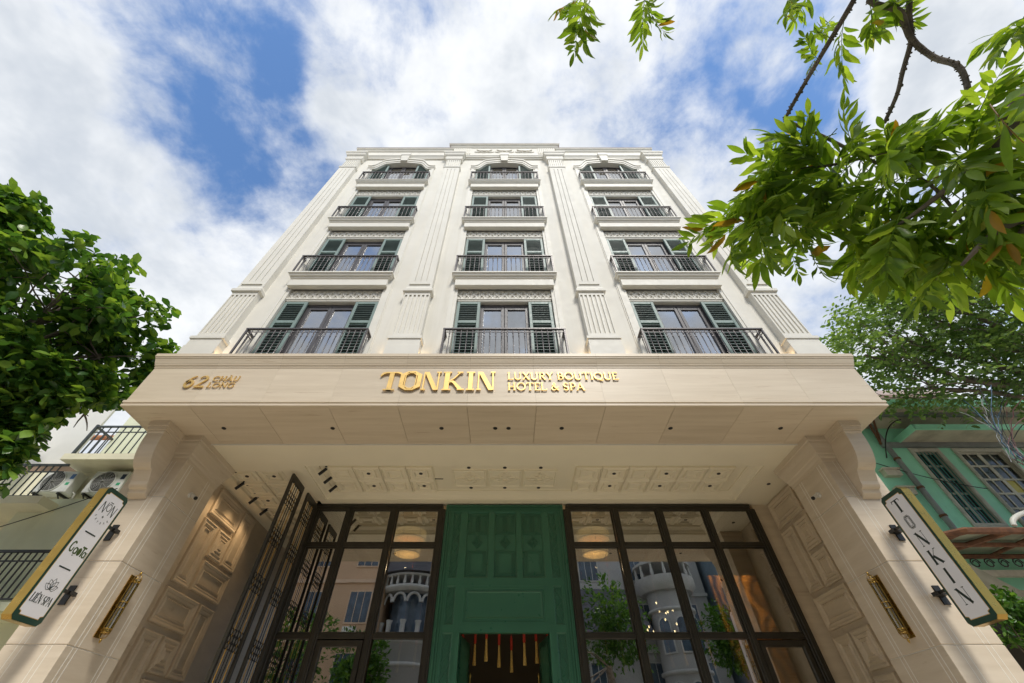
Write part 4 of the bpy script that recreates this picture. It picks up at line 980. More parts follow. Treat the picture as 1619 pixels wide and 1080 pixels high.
# ------------------------------------------------------------------ projecting blade signs
M['sign_white'] = paint('sign_face_white', (.87, .87, .90), .4, .02, 2)
M['sign_green'] = paint('sign_dark_green', (.02, .06, .042), .4, .1)
M['ink'] = paint('sign_ink', (.016, .03, .026), .5, .05); M['ink_green'] = paint('sign_ink_green', (.05, .09, .018), .5, .05)
def blade(s, label):
    xf = s * 6.60; y0, y1, z0, z1 = 6.30, 6.80, 2.80, 4.67
    root = empty('blade_sign', (s * 6.67, 7.1, 3.7), label, 'sign', 'blade signs on the columns')
    xb = s * 6.74; a, c = sorted((xf, xb))
    fr = ((xf, 0, 0), (0, 1, 0), (0, 0, 1), (-s, 0, 0))
    def oct_(i, ch): return [(y0 + i + ch, z0 + i), (y1 - i - ch, z0 + i), (y1 - i, z0 + i + ch), (y1 - i, z1 - i - ch), (y1 - i - ch, z1 - i), (y0 + i + ch, z1 - i), (y0 + i, z1 - i - ch), (y0 + i, z0 + i + ch)]
    MB().prism(oct_(0, .05), fr, -.14, 0).build('sign_box', M['brass'], root)
    MB().prism(oct_(.004, .05), fr, .0005, .004).build('sign_border', M['sign_green'], root)
    ins = .048; q = .045
    face = [(y0 + ins + q, z0 + ins + .03), (y1 - ins - q, z0 + ins + .03), (y1 - ins - q, z0 + ins + .06), (y1 - ins, z0 + ins + q + .03), (y1 - ins, z1 - ins - q - .03), (y1 - ins - q, z1 - ins - .06), (y1 - ins - q, z1 - ins - .03), (y0 + ins + q, z1 - ins - .03), (y0 + ins + q, z1 - ins - .06), (y0 + ins, z1 - ins - q - .03), (y0 + ins, z0 + ins + q + .03), (y0 + ins + q, z0 + ins + .06)]
    cyc = face + [face[0]]
    MB().strip(cyc, .016, fr, .0045, .0055).build('gold_line', M['gold'], root)
    MB().prism(face, fr, .005, .007).build('sign_face', M['sign_white'], root)
    for zc in (4.22, 3.28):
        MB().box(s * 6.78 - .05, s * 6.78 + .05, 7.075, 7.0985, zc - .13, zc + .13).box(s * 6.66 - .03, s * 6.78 + .02 if s > 0 else s * 6.66 + .03, 6.95, 7.076, zc - .025, zc + .025).box(s * 6.67 - .02, s * 6.67 + .02, y1 - .002, 6.951, zc - .02, zc + .02).build('bracket', M['black'], root)
    return root, xf
rt, xf = blade(1, 'white and gold blade sign with vertical TONKIN lettering on the right column')
fr0 = lambda y, z: ((xf - .0072, y, z), (0, -1, 0), (0, 0, 1), (-1, 0, 0))     # reads from inside the portico
for i, ch in enumerate('TONKIN'):
    z = 4.34 - i * .262; m = MB(); w, h = .18, .20; fr = fr0(6.64, z)
    if ch == 'O':
        P_ = lambda k: [(.025 + a * .125, b * h) for a, b in oc(k, 1 - k, k * .6, 1 - k * .6, .20 - k * .3)]
        m.strip(P_(0.02), .006, fr, 0, .001); m.strip(P_(.15), .013, fr, 0, .0012); m.strip(P_(.30), .005, fr, 0, .0014)
    else:
        gw, st = glyph(ch, .20, .035)
        for j, (pts, wd) in enumerate(st):
            pts = [(q[0] / gw * w if ch != 'I' else q[0] * h * .8 + .06, q[1] * h) for q in pts]; wd = [q * h for q in (wd if isinstance(wd, list) else [wd] * len(pts))]
            m.strip(pts, wd, fr, 0, .001 + .0001 * j)
    m.build('letter', M['ink'], rt)
lt, xf = blade(-1, 'white blade sign listing NŌN, GạoTa and LIÊN SPA on the left column')
frl = lambda y, z: ((xf + .0072, y, z), (0, 1, 0), (0, 0, 1), (1, 0, 0))
def strokes(name, lst, fr, mat, parent):
    m = MB()
    for j, (pts, wd) in enumerate(lst): m.strip(pts, wd, fr, 0, .001 + .0001 * j)
    m.build(name, mat, parent)
# NŌN with curved SKYBAR below
f_ = frl(6.38, 4.30)
strokes('letter', [([(.02, .0), (.035, .16)], .010), ([(.035, .16), (.10, .0)], .016), ([(.10, .0), (.115, .17)], .010)], f_, M['ink'], lt)
strokes('letter', [(arc(.17, .105, .042, .055, 0, 360, 14), .010), ([(.135, .185), (.20, .185)], .010)], f_, M['ink'], lt)
strokes('letter', [([(.225, .0), (.24, .17)], .010), ([(.24, .17), (.305, .0)], .016), ([(.305, .0), (.32, .16)], .010)], f_, M['ink'], lt)
star = []
for k in range(11): r_ = .024 if k % 2 == 0 else .010; star.append((.17 + r_ * math.sin(k * math.pi / 5), -.045 + r_ * math.cos(k * math.pi / 5)))
MB().prism(star[:-1], f_, 0, .001).build('star', M['ink'], lt)
for i, ch in enumerate('SKYBAR'):
    a = -62 + i * 25; cx, cy = .17 + .15 * math.sin(R(a)), .02 - .125 * math.cos(R(a)) - .03; gw, st = glyph(ch, .13, .1); m = MB()
    for j, (pts, wd) in enumerate(st):
        if not isinstance(wd, list) and abs(wd - .045) < 1e-6: continue
        hh = .034; rot = R(a) * .9
        pp = []
        for q in pts: xx, yy = (q[0] - gw / 2) * hh, (q[1] - .5) * hh; pp.append((cx + xx * math.cos(rot) - yy * math.sin(rot), cy + xx * math.sin(rot) + yy * math.cos(rot)))
        m.strip(pp, [q * hh for q in (wd if isinstance(wd, list) else [wd] * len(pts))], f_, 0, .001 + .0001 * j)
    m.build('letter', M['ink'], lt)
for z in (3.99, 3.49): MB().box(xf, xf + .0085, 6.44, 6.66, z - .009, z + .009).build('divider', M['ink'], lt)
f_ = frl(6.385, 3.64)
strokes('letter', [(arc(.045, .12, .035, .065, 45, 300, 10), .022), ([(.065, .06), (.07, .115)], .018)], f_, M['ink_green'], lt)
strokes('letter', [(arc(.125, .085, .028, .04, 0, 360, 12), .019), ([(.155, .125), (.155, .045)], .018), ([(.118, .02), (.135, .02)], .014)], f_, M['ink_green'], lt)
MB().prism([(.20 + .034 * math.cos(t), .09 + .055 * math.sin(t)) for t in np.linspace(0, 2 * math.pi, 12)[:-1]], f_, 0, .001).build('letter', M['ink_green'], lt)
strokes('letter', [([(.215, .165), (.295, .165)], .024), ([(.257, .165), (.257, .04)], .024)], f_, M['ink_green'], lt)
strokes('letter', [(arc(.305, .08, .024, .038, 0, 360, 12), .017), ([(.332, .118), (.332, .042)], .016)], f_, M['ink_green'], lt)
strokes('fine_print', [([(.352, .03), (.352, .125)], .006)], f_, M['ink_green'], lt)
f_ = frl(6.55, 3.21); pet = []
for a, ln, w in ((90, .14, .036), (58, .13, .04), (122, .13, .04), (25, .12, .036), (155, .12, .036)):
    c_, s_ = math.cos(R(a)), math.sin(R(a))
    pet.append(([(0, 0), (c_ * ln * .35 - s_ * w, s_ * ln * .35 + c_ * w), (c_ * ln * .7 - s_ * w * .7, s_ * ln * .7 + c_ * w * .7), (c_ * ln, s_ * ln), (c_ * ln * .7 + s_ * w * .7, s_ * ln * .7 - c_ * w * .7), (c_ * ln * .35 + s_ * w, s_ * ln * .35 - c_ * w), (0, 0)], .0055))
strokes('lotus_mark', pet, f_, M['ink'], lt)
write('LIÊN SPA', .105, frl(6.375, 3.03), M['ink'], lt, 0, .001, th=.14, tn=.05, gap=.01, width=.35)

# ------------------------------------------------------------------ brass wall lanterns on the column sides
def lantern(s, label):
    x, y, z0, z1 = s * 6.20, 7.52, 2.80, 3.70; zm = (z0 + z1) / 2
    root = empty('wall_lantern', (s * 6.30, y, zm), label, 'lantern', 'brass wall lanterns')
    q = sorted((s * 6.285, s * 6.2995)); MB().box(q[0], q[1], y - .065, y + .065, z0 + .02, z1 - .02).build('back_plate', M['brass'], root)
    r_ = .062; cg = MB()
    for k in range(6):
        t = k * math.pi / 3; cg.tube([(x + r_ * math.cos(t), y + r_ * math.sin(t), z0 + .08), (x + r_ * math.cos(t), y + r_ * math.sin(t), z1 - .08)], .006, 5)
    for z in (z0 + .08, z0 + .13, zm - .04, zm + .04, z1 - .13, z1 - .08):
        cg.tube([(x + r_ * math.cos(2 * math.pi * k / 14), y + r_ * math.sin(2 * math.pi * k / 14), z) for k in range(15)], .007, 5)
    for z, sg in ((z1 - .08, 1), (z0 + .08, -1)):
        for k in range(6):
            t = k * math.pi / 3; cg.tube([(x + r_ * math.cos(t) * math.cos(R(a)), y + r_ * math.sin(t) * math.cos(R(a)), z + sg * .075 * math.sin(R(a))) for a in (0, 25, 50, 75, 90)], .004, 4)
    cg.build('cage', M['brass'], root)
    for z, sg in ((z1 - .005, 1), (z0 + .005, -1)): MB().lathe([(.006, -.012), (.014, 0), (.02, .018), (.012, .035), (.004, .048)], 8, (x, y, z), True).build('finial', M['brass'], root) if sg > 0 else MB().lathe([(.004, -.055), (.012, -.04), (.02, -.022), (.014, -.006), (.006, .006)], 8, (x, y, z), True).build('finial', M['brass'], root)
    for z in (z0 + .10, z1 - .115): MB().lathe([(.055, 0), (.055, .018)], 12, (x, y, z)).build('collar', M['brass'], root)
    MB().lathe([(.05, z0 + .12), (.05, z1 - .12)], 14, (x, y, 0)).build('glass_tube', M['lamp_glass'], root)
    MB().lathe([(.012, z0 + .13), (.012, z1 - .13)], 6, (x, y, 0)).build('lamp_holder', M['brass'], root)
    arm = MB()
    for z in (z0 + .12, zm, z1 - .12): q = sorted((s * 6.29, x + s * .05)); arm.box(q[0], q[1], y - .012, y + .012, z - .012, z + .012)
    arm.build('mounting_arm', M['brass'], root)
lantern(-1, 'long brass cage lantern on the left column beside the lattice gates')
lantern(1, 'long brass cage lantern on the right column by the TONKIN blade sign')
# ------------------------------------------------------------------ security cameras
def cctv(s, label):
    y, z = 7.66, 5.18; root = empty('security_camera', (s * 6.30, y, z), label, 'camera', 'white bullet cameras')
    b_ = MB(); fr = ((s * 6.2985, y, z), (0, 1, 0), (0, 0, 1), (-s, 0, 0))
    b_.prism([(.055 * math.cos(R(30 + 60 * k)), .055 * math.sin(R(30 + 60 * k))) for k in range(6)], fr, 0, .045); b_.build('mount', M['offwhite'], root)
    a = Vector((s * 6.25, y, z)); d = Vector((-s * .75, -.25, -.45)).normalized()
    MB().tube([a, a + d * .05], .024, 8).tube([a + d * .04, a + d * .17], .036, 12).build('camera_body', M['offwhite'], root)
    MB().tube([a + d * .1705, a + d * .20], .033, 12).build('lens', M['black'], root)
cctv(-1, 'white bullet camera high on the left column side'); cctv(1, 'white bullet camera high on the right column side')
# ================================================================== neighbouring house on the left
M['cream'] = paint('cream_render', (.80, .76, .58), .75, .06, 1.2, dirt=(.6, .55, .4), dlo=.55, dhi=.9)
M['sage'] = paint('sage_render', (.72, .74, .56), .75, .06, 1.2, dirt=(.55, .56, .41), dlo=.55, dhi=.9)
M['slate_iron'] = paint('slate_grey_iron', (.05, .06, .065), .5, .1, 6)
M['tile'] = paint('terracotta_tile', (.42, .17, .08), .75, .25, 6)
lh = empty('cream_house', (-11, 11, 0), 'cream house with dark balcony railings and two fan units, left of the hotel', 'house')
box('wall', M['cream'], lh, -20, -7.3, 10.0, 18, 0, 6.97)
box('upper_wall', M['sage'], lh, -11.5, -7.3, 10.0, 17.5, 7.1, 11.3)
box('side_wall', M['sage'], lh, -11.6, -7.26, 9.42, 9.999, 0, 5.95)
box('balcony_slab', M['cream'], lh, -11.6, -7.3, 9.3, 10.0, 6.96, 7.13)
def iron_rail(parent, x0, x1, y, z0, z1, n, mat, side=None, slope=0.0):
    f = MB().box(x0, x1, y - .022, y + .022, z1 - .03, z1 + .02); f.box(x0, x1, y - .012, y + .012, z1 - .20, z1 - .175); f.box(x0, x1, y - .014, y + .014, z0, z0 + .03)
    f.box(x0 - .03, x0 + .03, y - .03, y + .03, z0, z1 + .05)
    if side:
        f.box(x0 - .02, x0 + .02, y + .03, side, z1 - .03, z1 + .02); f.box(x0 - .012, x0 + .012, y + .03, side, z0, z0 + .03)
    r_ = f.build('balcony_railing', mat, parent)
    me = MB().box(-.011, .011, -.011, .011, z0 + .031, z1 - .031).mesh('bar', mat)
    for i in range(1, n): inst(me, 'bar', r_, (x0 + (x1 - x0) * i / n, y, 0))
    if side:
        k = max(2, int((side - y) / .16))
        for i in range(1, k): inst(me, 'bar', r_, (x0, y + (side - y) * i / k, 0))
iron_rail(lh, -11.45, -7.3, 9.36, 7.13, 8.02, 20, M['slate_iron'], 10.0)
# lower balcony with its own fence
box('balcony_slab', M['sage'], lh, -13.2, -7.5, 8.55, 9.42, 3.42, 3.56)
iron_rail(lh, -13.1, -7.6, 8.6, 3.60, 4.46, 42, M['iron_black'])
box('glass_awning', paint('green_awning', (.03, .16, .10), .25), lh, -12.4, -9.0, 8.0, 8.5, 3.0, 3.03)
box('awning_edge', M['white_trim'], lh, -12.4, -9.0, 7.96, 8.0, 2.98, 3.06)
# left wing balcony
box('wing_slab', M['cream'], lh, -18, -10.75, 8.95, 9.99, 5.62, 5.80)
iron_rail(lh, -17.9, -10.85, 9.0, 5.80, 6.62, 40, M['slate_iron'])
MB().box(-13.6, -12.1, 9.93, 9.998, 7.2, 9.2).build('window_frame', M['offwhite'], lh)
# opened sash window
MB().rings((-13.35, 9.4, 7.2), (.75, -.2, 0), (0, 0, 1), (.25, .9, 0), 1.0, 1.0, [(0, 0), (0, .04), (.06, .04), (.06, .0)], cap=False).build('open_sash', M['offwhite'], lh)
MB().add([(-13.3, 9.38, 7.25), (-12.65, 9.21, 7.25), (-12.65, 9.21, 8.15), (-13.3, 9.38, 8.15)], [(0, 1, 2, 3)]).build('sash_pane', M['glass_up'], lh)
# electric cable strung over the facade
def cable(name, pts, r_, mat, label, cat='cable', sag=.0, n=14, group=None):
    P0, P1 = Vector(pts[0]), Vector(pts[-1]); q = []
    if len(pts) == 2:
        for i in range(n + 1): t = i / n; p = P0.lerp(P1, t); p.z -= sag * 4 * t * (1 - t); q.append(p)
    else: q = pts
    o = MB().tube(q, r_, 6).build(name, mat); return tag(o, label, cat, group)
cable('wall_cable', [(-13.5, 8.9, 4.2), (-9.6, 9.38, 6.2)], .012, M['black'], 'thin black cable slanting across the cream house front', sag=.12)
# air-conditioner outdoor units
M['ac'] = paint('ac_enamel', (.72, .73, .70), .45, .05, 3, dirt=(.5, .49, .43), dlo=.55, dhi=.95)
def ac(x0, y, z0, w, h, d, label, badge):
    root = empty('ac_unit', (x0 + w / 2, y + d / 2, z0), label, 'ac unit', 'outdoor fan units on the cream house')
    MB().bbox(x0, x0 + w, y, y + d, z0, z0 + h, .02).build('casing', M['ac'], root)
    cx, cz, r_ = x0 + w * .42, z0 + h * .5, h * .44
    MB().add([(cx + r_ * math.cos(t), y - .002, cz + r_ * math.sin(t)) for t in np.linspace(0, 2 * math.pi, 29)[:-1]], [tuple(range(28))]).build('fan_well', paint('fan_dark', (.09, .09, .09), .7), root)
    g = MB()
    for k in range(1, 9): g.tube([(cx + r_ * k / 8 * math.cos(t), y - .018, cz + r_ * k / 8 * math.sin(t)) for t in np.linspace(0, 2 * math.pi, 29)], .005, 4)
    for k in range(12): t = k * math.pi / 6; g.tube([(cx + .04 * math.cos(t), y - .018, cz + .04 * math.sin(t)), (cx + r_ * math.cos(t + .35), y - .018, cz + r_ * math.sin(t + .35))], .005, 4)
    g.lathe([(.04, 0), (.04, .01)], 10, (cx, y - .02, cz)); g.build('fan_grille', paint('fan_grille', (.42, .42, .40), .5), root)
    MB().tube([(cx + r_ * 1.05 * math.cos(t), y - .008, cz + r_ * 1.05 * math.sin(t)) for t in np.linspace(0, 2 * math.pi, 33)], .014, 6).build('fan_ring', M['ac'], root)
    MB().box(x0 + w * .84, x0 + w * .96, y - .004, y - .001, z0 + h * .62, z0 + h * .85).build('badge', paint('navy_badge' if badge else 'blue_badge', (.01, .02, .06) if badge else (.05, .15, .4), .5), root)
    MB().box(x0 + w * .84, x0 + w * .94, y - .004, y - .001, z0 + h * .34, z0 + h * .46).build('energy_label', paint('green_label', (.05, .4, .2), .5), root)
    b_ = MB()
    for x in (x0 + .12, x0 + w - .12): b_.box(x - .025, x + .025, y - .02, y + d + .12, z0 - .05, z0 - .005); b_.box(x - .02, x + .02, y + d + .05, y + d + .12, z0 - .35, z0 - .05); b_.tube([(x, y + .02, z0 - .05), (x, y + d + .08, z0 - .33)], .016, 5)
    b_.build('wall_bracket', M['iron_black'], root)
    MB().tube([(x0 + w - .02, y + d * .7, z0 + .12), (x0 + w + .09, y + d * .7, z0 + .05), (x0 + w + .06, y + d * .9, z0 - .14), (x0 + w * .6, y + d + .1, z0 - .16)], .022, 6).build('pipe', M['offwhite'], root)
ac(-12.0, 9.62, 6.22, .86, .58, .30, 'white fan unit on the cream house, partly behind tree leaves', False)
ac(-10.72, 9.62, 6.20, .90, .60, .30, 'white fan unit with navy badge on the cream house, nearest the hotel', True)
# far tiled house
fh = empty('tiled_house', (-20, 15, 0), 'brown house with orange tiled roof edge behind the left tree', 'house')
box('wall', paint('brown_render', (.24, .17, .12), .8, .15), fh, -27, -17.2, 13.5, 19, 0, 10.2)
rf = MB().add([(-27.5, 12.9, 10.0), (-16.9, 12.9, 10.0), (-16.9, 16.2, 12.2), (-27.5, 16.2, 12.2), (-27.5, 12.9, 9.9), (-16.9, 12.9, 9.9), (-16.9, 16.2, 12.1), (-27.5, 16.2, 12.1)], [(0, 1, 2, 3), (4, 5, 6, 7), (0, 1, 5, 4), (1, 2, 6, 5), (3, 0, 4, 7)]).build('roof', M['tile'], fh)
tl = MB()
for i in range(40): x = -27.4 + i * .27; tl.tube([(x, 12.85, 10.03), (x, 16.2, 12.25)], .08, 6)
tl.build('roof_tiles', M['tile'], rf)['kind'] = 'stuff'

# ================================================================== green house on the right
M['mint'] = paint('mint_render', (.36, .80, .57), .7, .07, 1.1, dirt=(.20, .50, .32), dirt_scale=(1.4, 1.4, .5), dlo=.56, dhi=.85)
M['old_cream'] = paint('weathered_cream', (.56, .51, .41), .75, .12, 2.5, dirt=(.2, .17, .12), dlo=.5, dhi=.8)
M['old_wood'] = paint('weathered_window_wood', (.55, .53, .46), .75, .12, 5, dirt=(.22, .2, .16), dlo=.5, dhi=.8)
M['zinc'] = paint('grey_zinc', (.24, .25, .25), .5, .15, 4)
M['rust'] = paint('rusted_steel', (.16, .07, .035), .85, .3, 7, dirt=(.28, .12, .05), dirt_scale=(9, 9, 9), bump=.3, bscale=50)
M['dark_glass'] = paint('dark_old_glass', (.025, .03, .028), .12, .2, 3)
rh = empty('green_house', (12, 11, 0), 'old mint green house with shuttered wooden windows, right of the hotel', 'house')
wx = [(11.02, 11.72), (12.20, 13.46), (14.1, 15.3)]; wz0, wz1 = 5.35, 7.34
wl_ = MB(); xs2 = [7.3] + [q for a in wx for q in a] + [20]
for i in range(0, len(xs2), 2): wl_.box(xs2[i], xs2[i + 1], 9.5, 16, 0, 8.35)
for a, c in wx: wl_.box(a, c, 9.5, 16, 0, wz0); wl_.box(a, c, 9.5, 16, wz1, 8.35); wl_.box(a, c, 9.74, 16, wz0, wz1)
wl_.build('wall', M['mint'], rh)
ev = MB().box(7.3, 20, 8.8, 10.5, 8.3, 8.36); ev.build('eave_soffit', M['old_cream'], rh)
MB().box(7.3, 20, 8.77, 8.80, 8.28, 8.52).build('eave_fascia', M['mint'], rh)
MB().add([(x, y, z) for x in (7.3, 20) for y, z in ((9.17, 8.299), (9.2, 8.22), (9.28, 8.14), (9.40, 8.08), (9.499, 8.05))], [(i, i + 1, i + 6, i + 5) for i in range(4)], True).build('eave_cove', M['old_cream'], rh)
MB().box(7.3, 20, 9.07, 9.17, 8.2, 8.30).build('gutter', M['zinc'], rh)
MB().box(7.3, 20, 8.82, 12, 8.53, 8.6).build('roof_edge', M['old_cream'], rh)
ho = MB().box(10.85, 20, 8.84, 9.5, 7.56, 7.62); hb = ho.build('window_hood', M['old_cream'], rh)
MB().box(10.83, 20, 8.80, 8.84, 7.54, 7.70).box(10.80, 10.85, 8.80, 9.5, 7.541, 7.70).build('hood_edge', M['mint'], hb)
MB().box(10.3, 20, 9.42, 9.499, 7.42, 7.555).build('hood_beam', M['zinc'], hb)
for a, c in wx:
    fr_ = MB().rings((a - .06, 9.485, wz0 - .06), (1, 0, 0), (0, 0, 1), (0, -1, 0), c - a + .12, wz1 - wz0 + .12, [(0, -.1), (0, .02), (.05, .03), (.10, .015), (.10, -.2)], cap=False)
    w_ = fr_.build('window', M['old_wood'], rh)
    nl = 1 if c - a < 1 else 2; lw = (c - a - .08) / (2 if nl == 1 else nl)
    for k in range(2 if nl == 1 else nl):
        x0 = a + .04 + lw * k
        s_ = MB(); rows = 5; cols_ = 2 if nl == 2 else 1
        s_.box(x0, x0 + .05, 9.56, 9.60, wz0 + .03, wz1 - .03); s_.box(x0 + lw - .05, x0 + lw, 9.56, 9.60, wz0 + .03, wz1 - .03)
        for j in range(rows + 1):
            z = wz0 + .05 + (wz1 - wz0 - .1) * j / rows; s_.box(x0 + .05, x0 + lw - .05, 9.562, 9.598, z - .025, z + .025)
        if cols_ == 2: s_.box(x0 + lw / 2 - .018, x0 + lw / 2 + .018, 9.563, 9.597, wz0 + .05, wz1 - .05)
        sash = s_.build('sash', M['old_wood'], w_)
        for j in range(rows):
            za = wz0 + .05 + (wz1 - wz0 - .1) * j / rows; zb = wz0 + .05 + (wz1 - wz0 - .1) * (j + 1) / rows
            for q in range(cols_):
                xa = x0 + .05 + (lw - .1) / cols_ * q; xb = xa + (lw - .1) / cols_
                MB().box(xa, xb, 9.582, 9.586, za, zb).build('window_pane', paint('yellow_pane', (.45, .38, .03), .5) if (a > 12 and a < 13 and k == 1 and j == 2 and q == 0) else M['dark_glass'], w_)
    if a < 11.5:
        g = MB()
        for k in range(7): x = a + .05 + (c - a - .1) * k / 6; g.tube([(x, 9.53, wz0), (x, 9.53, wz1)], .012, 5)
        g.build('window_bars', paint('teal_bars', (.03, .22, .19), .5), w_)
MB().tube([(10.36, 9.40, 8.25), (10.36, 9.40, 4.9)], .065, 10).build('downpipe', M['zinc'], rh)
for z in (5.5, 6.2, 7.0): MB().lathe([(.08, 0), (.08, .05)], 10, (10.36, 9.40, z)).build('pipe_clip', M['rust'], rh)
for z in (6.05, 6.55): MB().box(9.75, 10.15, 9.36, 9.499, z, z + .16).box(9.72, 10.18, 9.33, 9.499, z + .161, z + .20).build('wall_vent', M['old_cream'], rh)
MB().tube([(10.3, 9.45, 7.5), (10.0, 9.0, 8.2)], .03, 6).tube([(10.3, 9.45, 7.5), (10.3, 9.1, 8.2)], .03, 6).tube([(10.0, 9.0, 8.2), (10.3, 9.1, 8.2)], .03, 6).build('rusty_bracket', M['rust'], rh)
MB().box(13.8, 14.02, 9.47, 9.499, 6.7, 6.76).build('wall_patch', M['old_cream'], rh)
# rusty awning below the windows
aw = empty('rusty_awning', (11, 8.6, 4.6), 'rusty steel awning with clouded glass roof on the green house front', 'awning')
F_ = MB(); Z_ = 4.62
pts = [(8.55, 9.45, Z_), (8.55, 8.4, Z_), (9.0, 8.0, Z_), (16, 8.0, Z_)]
F_.tube(pts, .065, 6, smooth=False); F_.tube([(8.6, 9.3, Z_ - .02), (16, 9.3, Z_ - .02)], .05, 6, smooth=False); F_.tube([(8.6, 8.65, Z_ - .02), (16, 8.65, Z_ - .02)], .045, 6, smooth=False)
F_.tube([(9.0, 8.05, Z_), (8.7, 9.4, Z_ - .02)], .04, 6, smooth=False); F_.tube([(9.9, 8.05, Z_), (9.2, 9.4, Z_ - .02)], .05, 6, smooth=False)
for x in (10.6, 11.8, 13): F_.tube([(x, 8.05, Z_), (x, 9.4, Z_)], .035, 6, smooth=False)
F_.build('awning_frame', M['rust'], aw)
MB().add([(8.6, 8.45, Z_ + .07), (9.0, 8.05, Z_ + .07), (16, 8.05, Z_ + .07), (16, 9.45, Z_ + .07), (8.6, 9.45, Z_ + .07)], [(0, 1, 2, 3, 4)]).build('awning_roof', paint('clouded_glass', (.30, .31, .22), .4, .25, 2), aw)
MB().box(8.4, 16, 9.2, 9.28, 4.18, 4.30).box(8.4, 16, 9.1, 9.2, 3.75, 3.90).build('awning_beam', M['old_cream'], aw)
sc_ = MB()
for k in range(9):
    x = 9.3 + k * .3
    sc_.tube([(x + .11 * math.cos(R(a)) * (1 - a / 900), 9.1, 4.40 + .10 * math.sin(R(a)) * (1 - a / 900)) for a in range(0, 540, 40)], .012, 5)
sc_.build('iron_scrolls', M['iron_black'], aw)
hp = MB().tube([(10.0 + 2.2 * (1 - math.cos(R(a))) , 7.95, 4.70 + .42 * math.sin(R(a))) for a in range(0, 95, 8)] + [(16, 7.95, 5.12)], .045, 8)
hpo = hp.build('curved_pipe', paint('white_pipe', (.66, .65, .6), .5, .08, dirt=(.3, .2, .12), dlo=.55, dhi=.8)); tag(hpo, 'white curved pipe rail above the rusty awning', 'pipe')
box('shop_front', paint('dark_shop', (.05, .045, .035), .7, .3, 2), rh, 7.4, 20, 9.44, 9.499, 0, 3.74)
# translucent tarpaulin under the awning
tv = []; nx, ny = 14, 6
for i in range(nx + 1):
    for j in range(ny + 1):
        s, t = i / nx, j / ny
        x = 8.3 + 3.2 * s; y = 7.75 + 1.3 * t * (1 - .1 * s); z = 3.95 - 2.6 * s * (1 - t * .8) - .1 * t + .05 * math.sin(9 * t + 5 * s) * s
        tv.append((x, y, z))
tm = paint('tarpaulin', (.55, .56, .56), .35, .12, (6, 6, 1))
tp = MB().add(tv, [(i * (ny + 1) + j, (i + 1) * (ny + 1) + j, (i + 1) * (ny + 1) + j + 1, i * (ny + 1) + j + 1) for i in range(nx) for j in range(ny)], True).build('tarpaulin', tm); tag(tp, 'sagging whitish plastic tarpaulin strung under the rusty awning', 'tarpaulin')
bd = MB().tube([(7.5, 7.45, 2.75), (7.52, 7.45, 1.2)], .012, 5).build('yellow_cable', paint('yellow_cable', (.5, .3, .02), .5)); tag(bd, 'thin yellow cable hanging beside the right column', 'cable')
pl = MB().bbox(7.72, 7.80, 7.3, 7.36, .1, 2.62, .01).bbox(7.80, 9.2, 7.31, 7.35, 2.2, 2.27, .01).build('timber_post', M['old_cream']); tag(pl, 'weathered cream timber post with cross rail below the shrub', 'post')
# tangled cable bundle at the eave
bc = [M['black'], paint('blue_cable', (.04, .11, .20), .5), paint('white_cable', (.30, .31, .32), .5), paint('pink_cable', (.25, .13, .13), .5)]
wb = empty('cable_bundle', (11.4, 7.6, 7.2), 'tangled blue and white cables hanging before the green house eave', 'cables')
random.seed(11)
A_, B_, C_ = at(1545, 640, 13.4), at(1572, 680, 12.9), at(1612, 726, 12.4)
D0 = at(1619, 640, 13.0)
for k in range(18):
    j = lambda a: Vector([random.uniform(-a, a) for _ in range(3)])
    st = (A_ if k % 3 else D0) + j(.35); md = B_ + j(.16); en = C_ + j(.08)
    q = []
    for i in range(11):
        t = i / 10; q.append(st * (1 - t) ** 2 + md * 2 * t * (1 - t) + en * t * t + j(.02))
    MB().tube(q, random.choice((.005, .006, .008)), 5).build('cable', bc[random.choice((0, 0, 1, 1, 2, 3))], wb)
for k in range(7): MB().tube([C_ + j(.06), C_ + Vector((.5, .1, -.5)) + j(.1), C_ + Vector((2.5, .2, -.7)) + j(.2)], .012, 5).build('cable', bc[k % 4], wb)
cable('eave_wire', [(10.0, 9.3, 7.0), (10.9, 9.0, 8.0)], .014, M['black'], 'bent grey wire by the downpipe on the mint wall', sag=-.25)
cable('wall_wire', [(9.2, 9.35, 7.1), (12.0, 9.40, 6.2)], .010, M['black'], 'thin dark wire slanting over the mint green wall', sag=.12)
# white balcony house beyond
bh = empty('white_house', (17, 18, 0), 'white house with balcony bars glimpsed above the green house roof', 'house')
box('wall', M['offwhite'], bh, 12.5, 24, 17, 24, 0, 13.5)
box('balcony_slab', M['offwhite'], bh, 13, 24, 16, 17, 12.2, 12.4)
iron_rail(bh, 13, 24, 16.1, 12.4, 13.4, 50, M['offwhite'])
box('roof', paint('dull_roof', (.42, .33, .30), .7, .1), bh, 12.2, 24, 16.6, 25, 15.2, 15.5)
box('upper_wall', paint('pink_wall', (.45, .16, .15), .7, .1), bh, 12.6, 24, 18, 24, 13.5, 15.2)

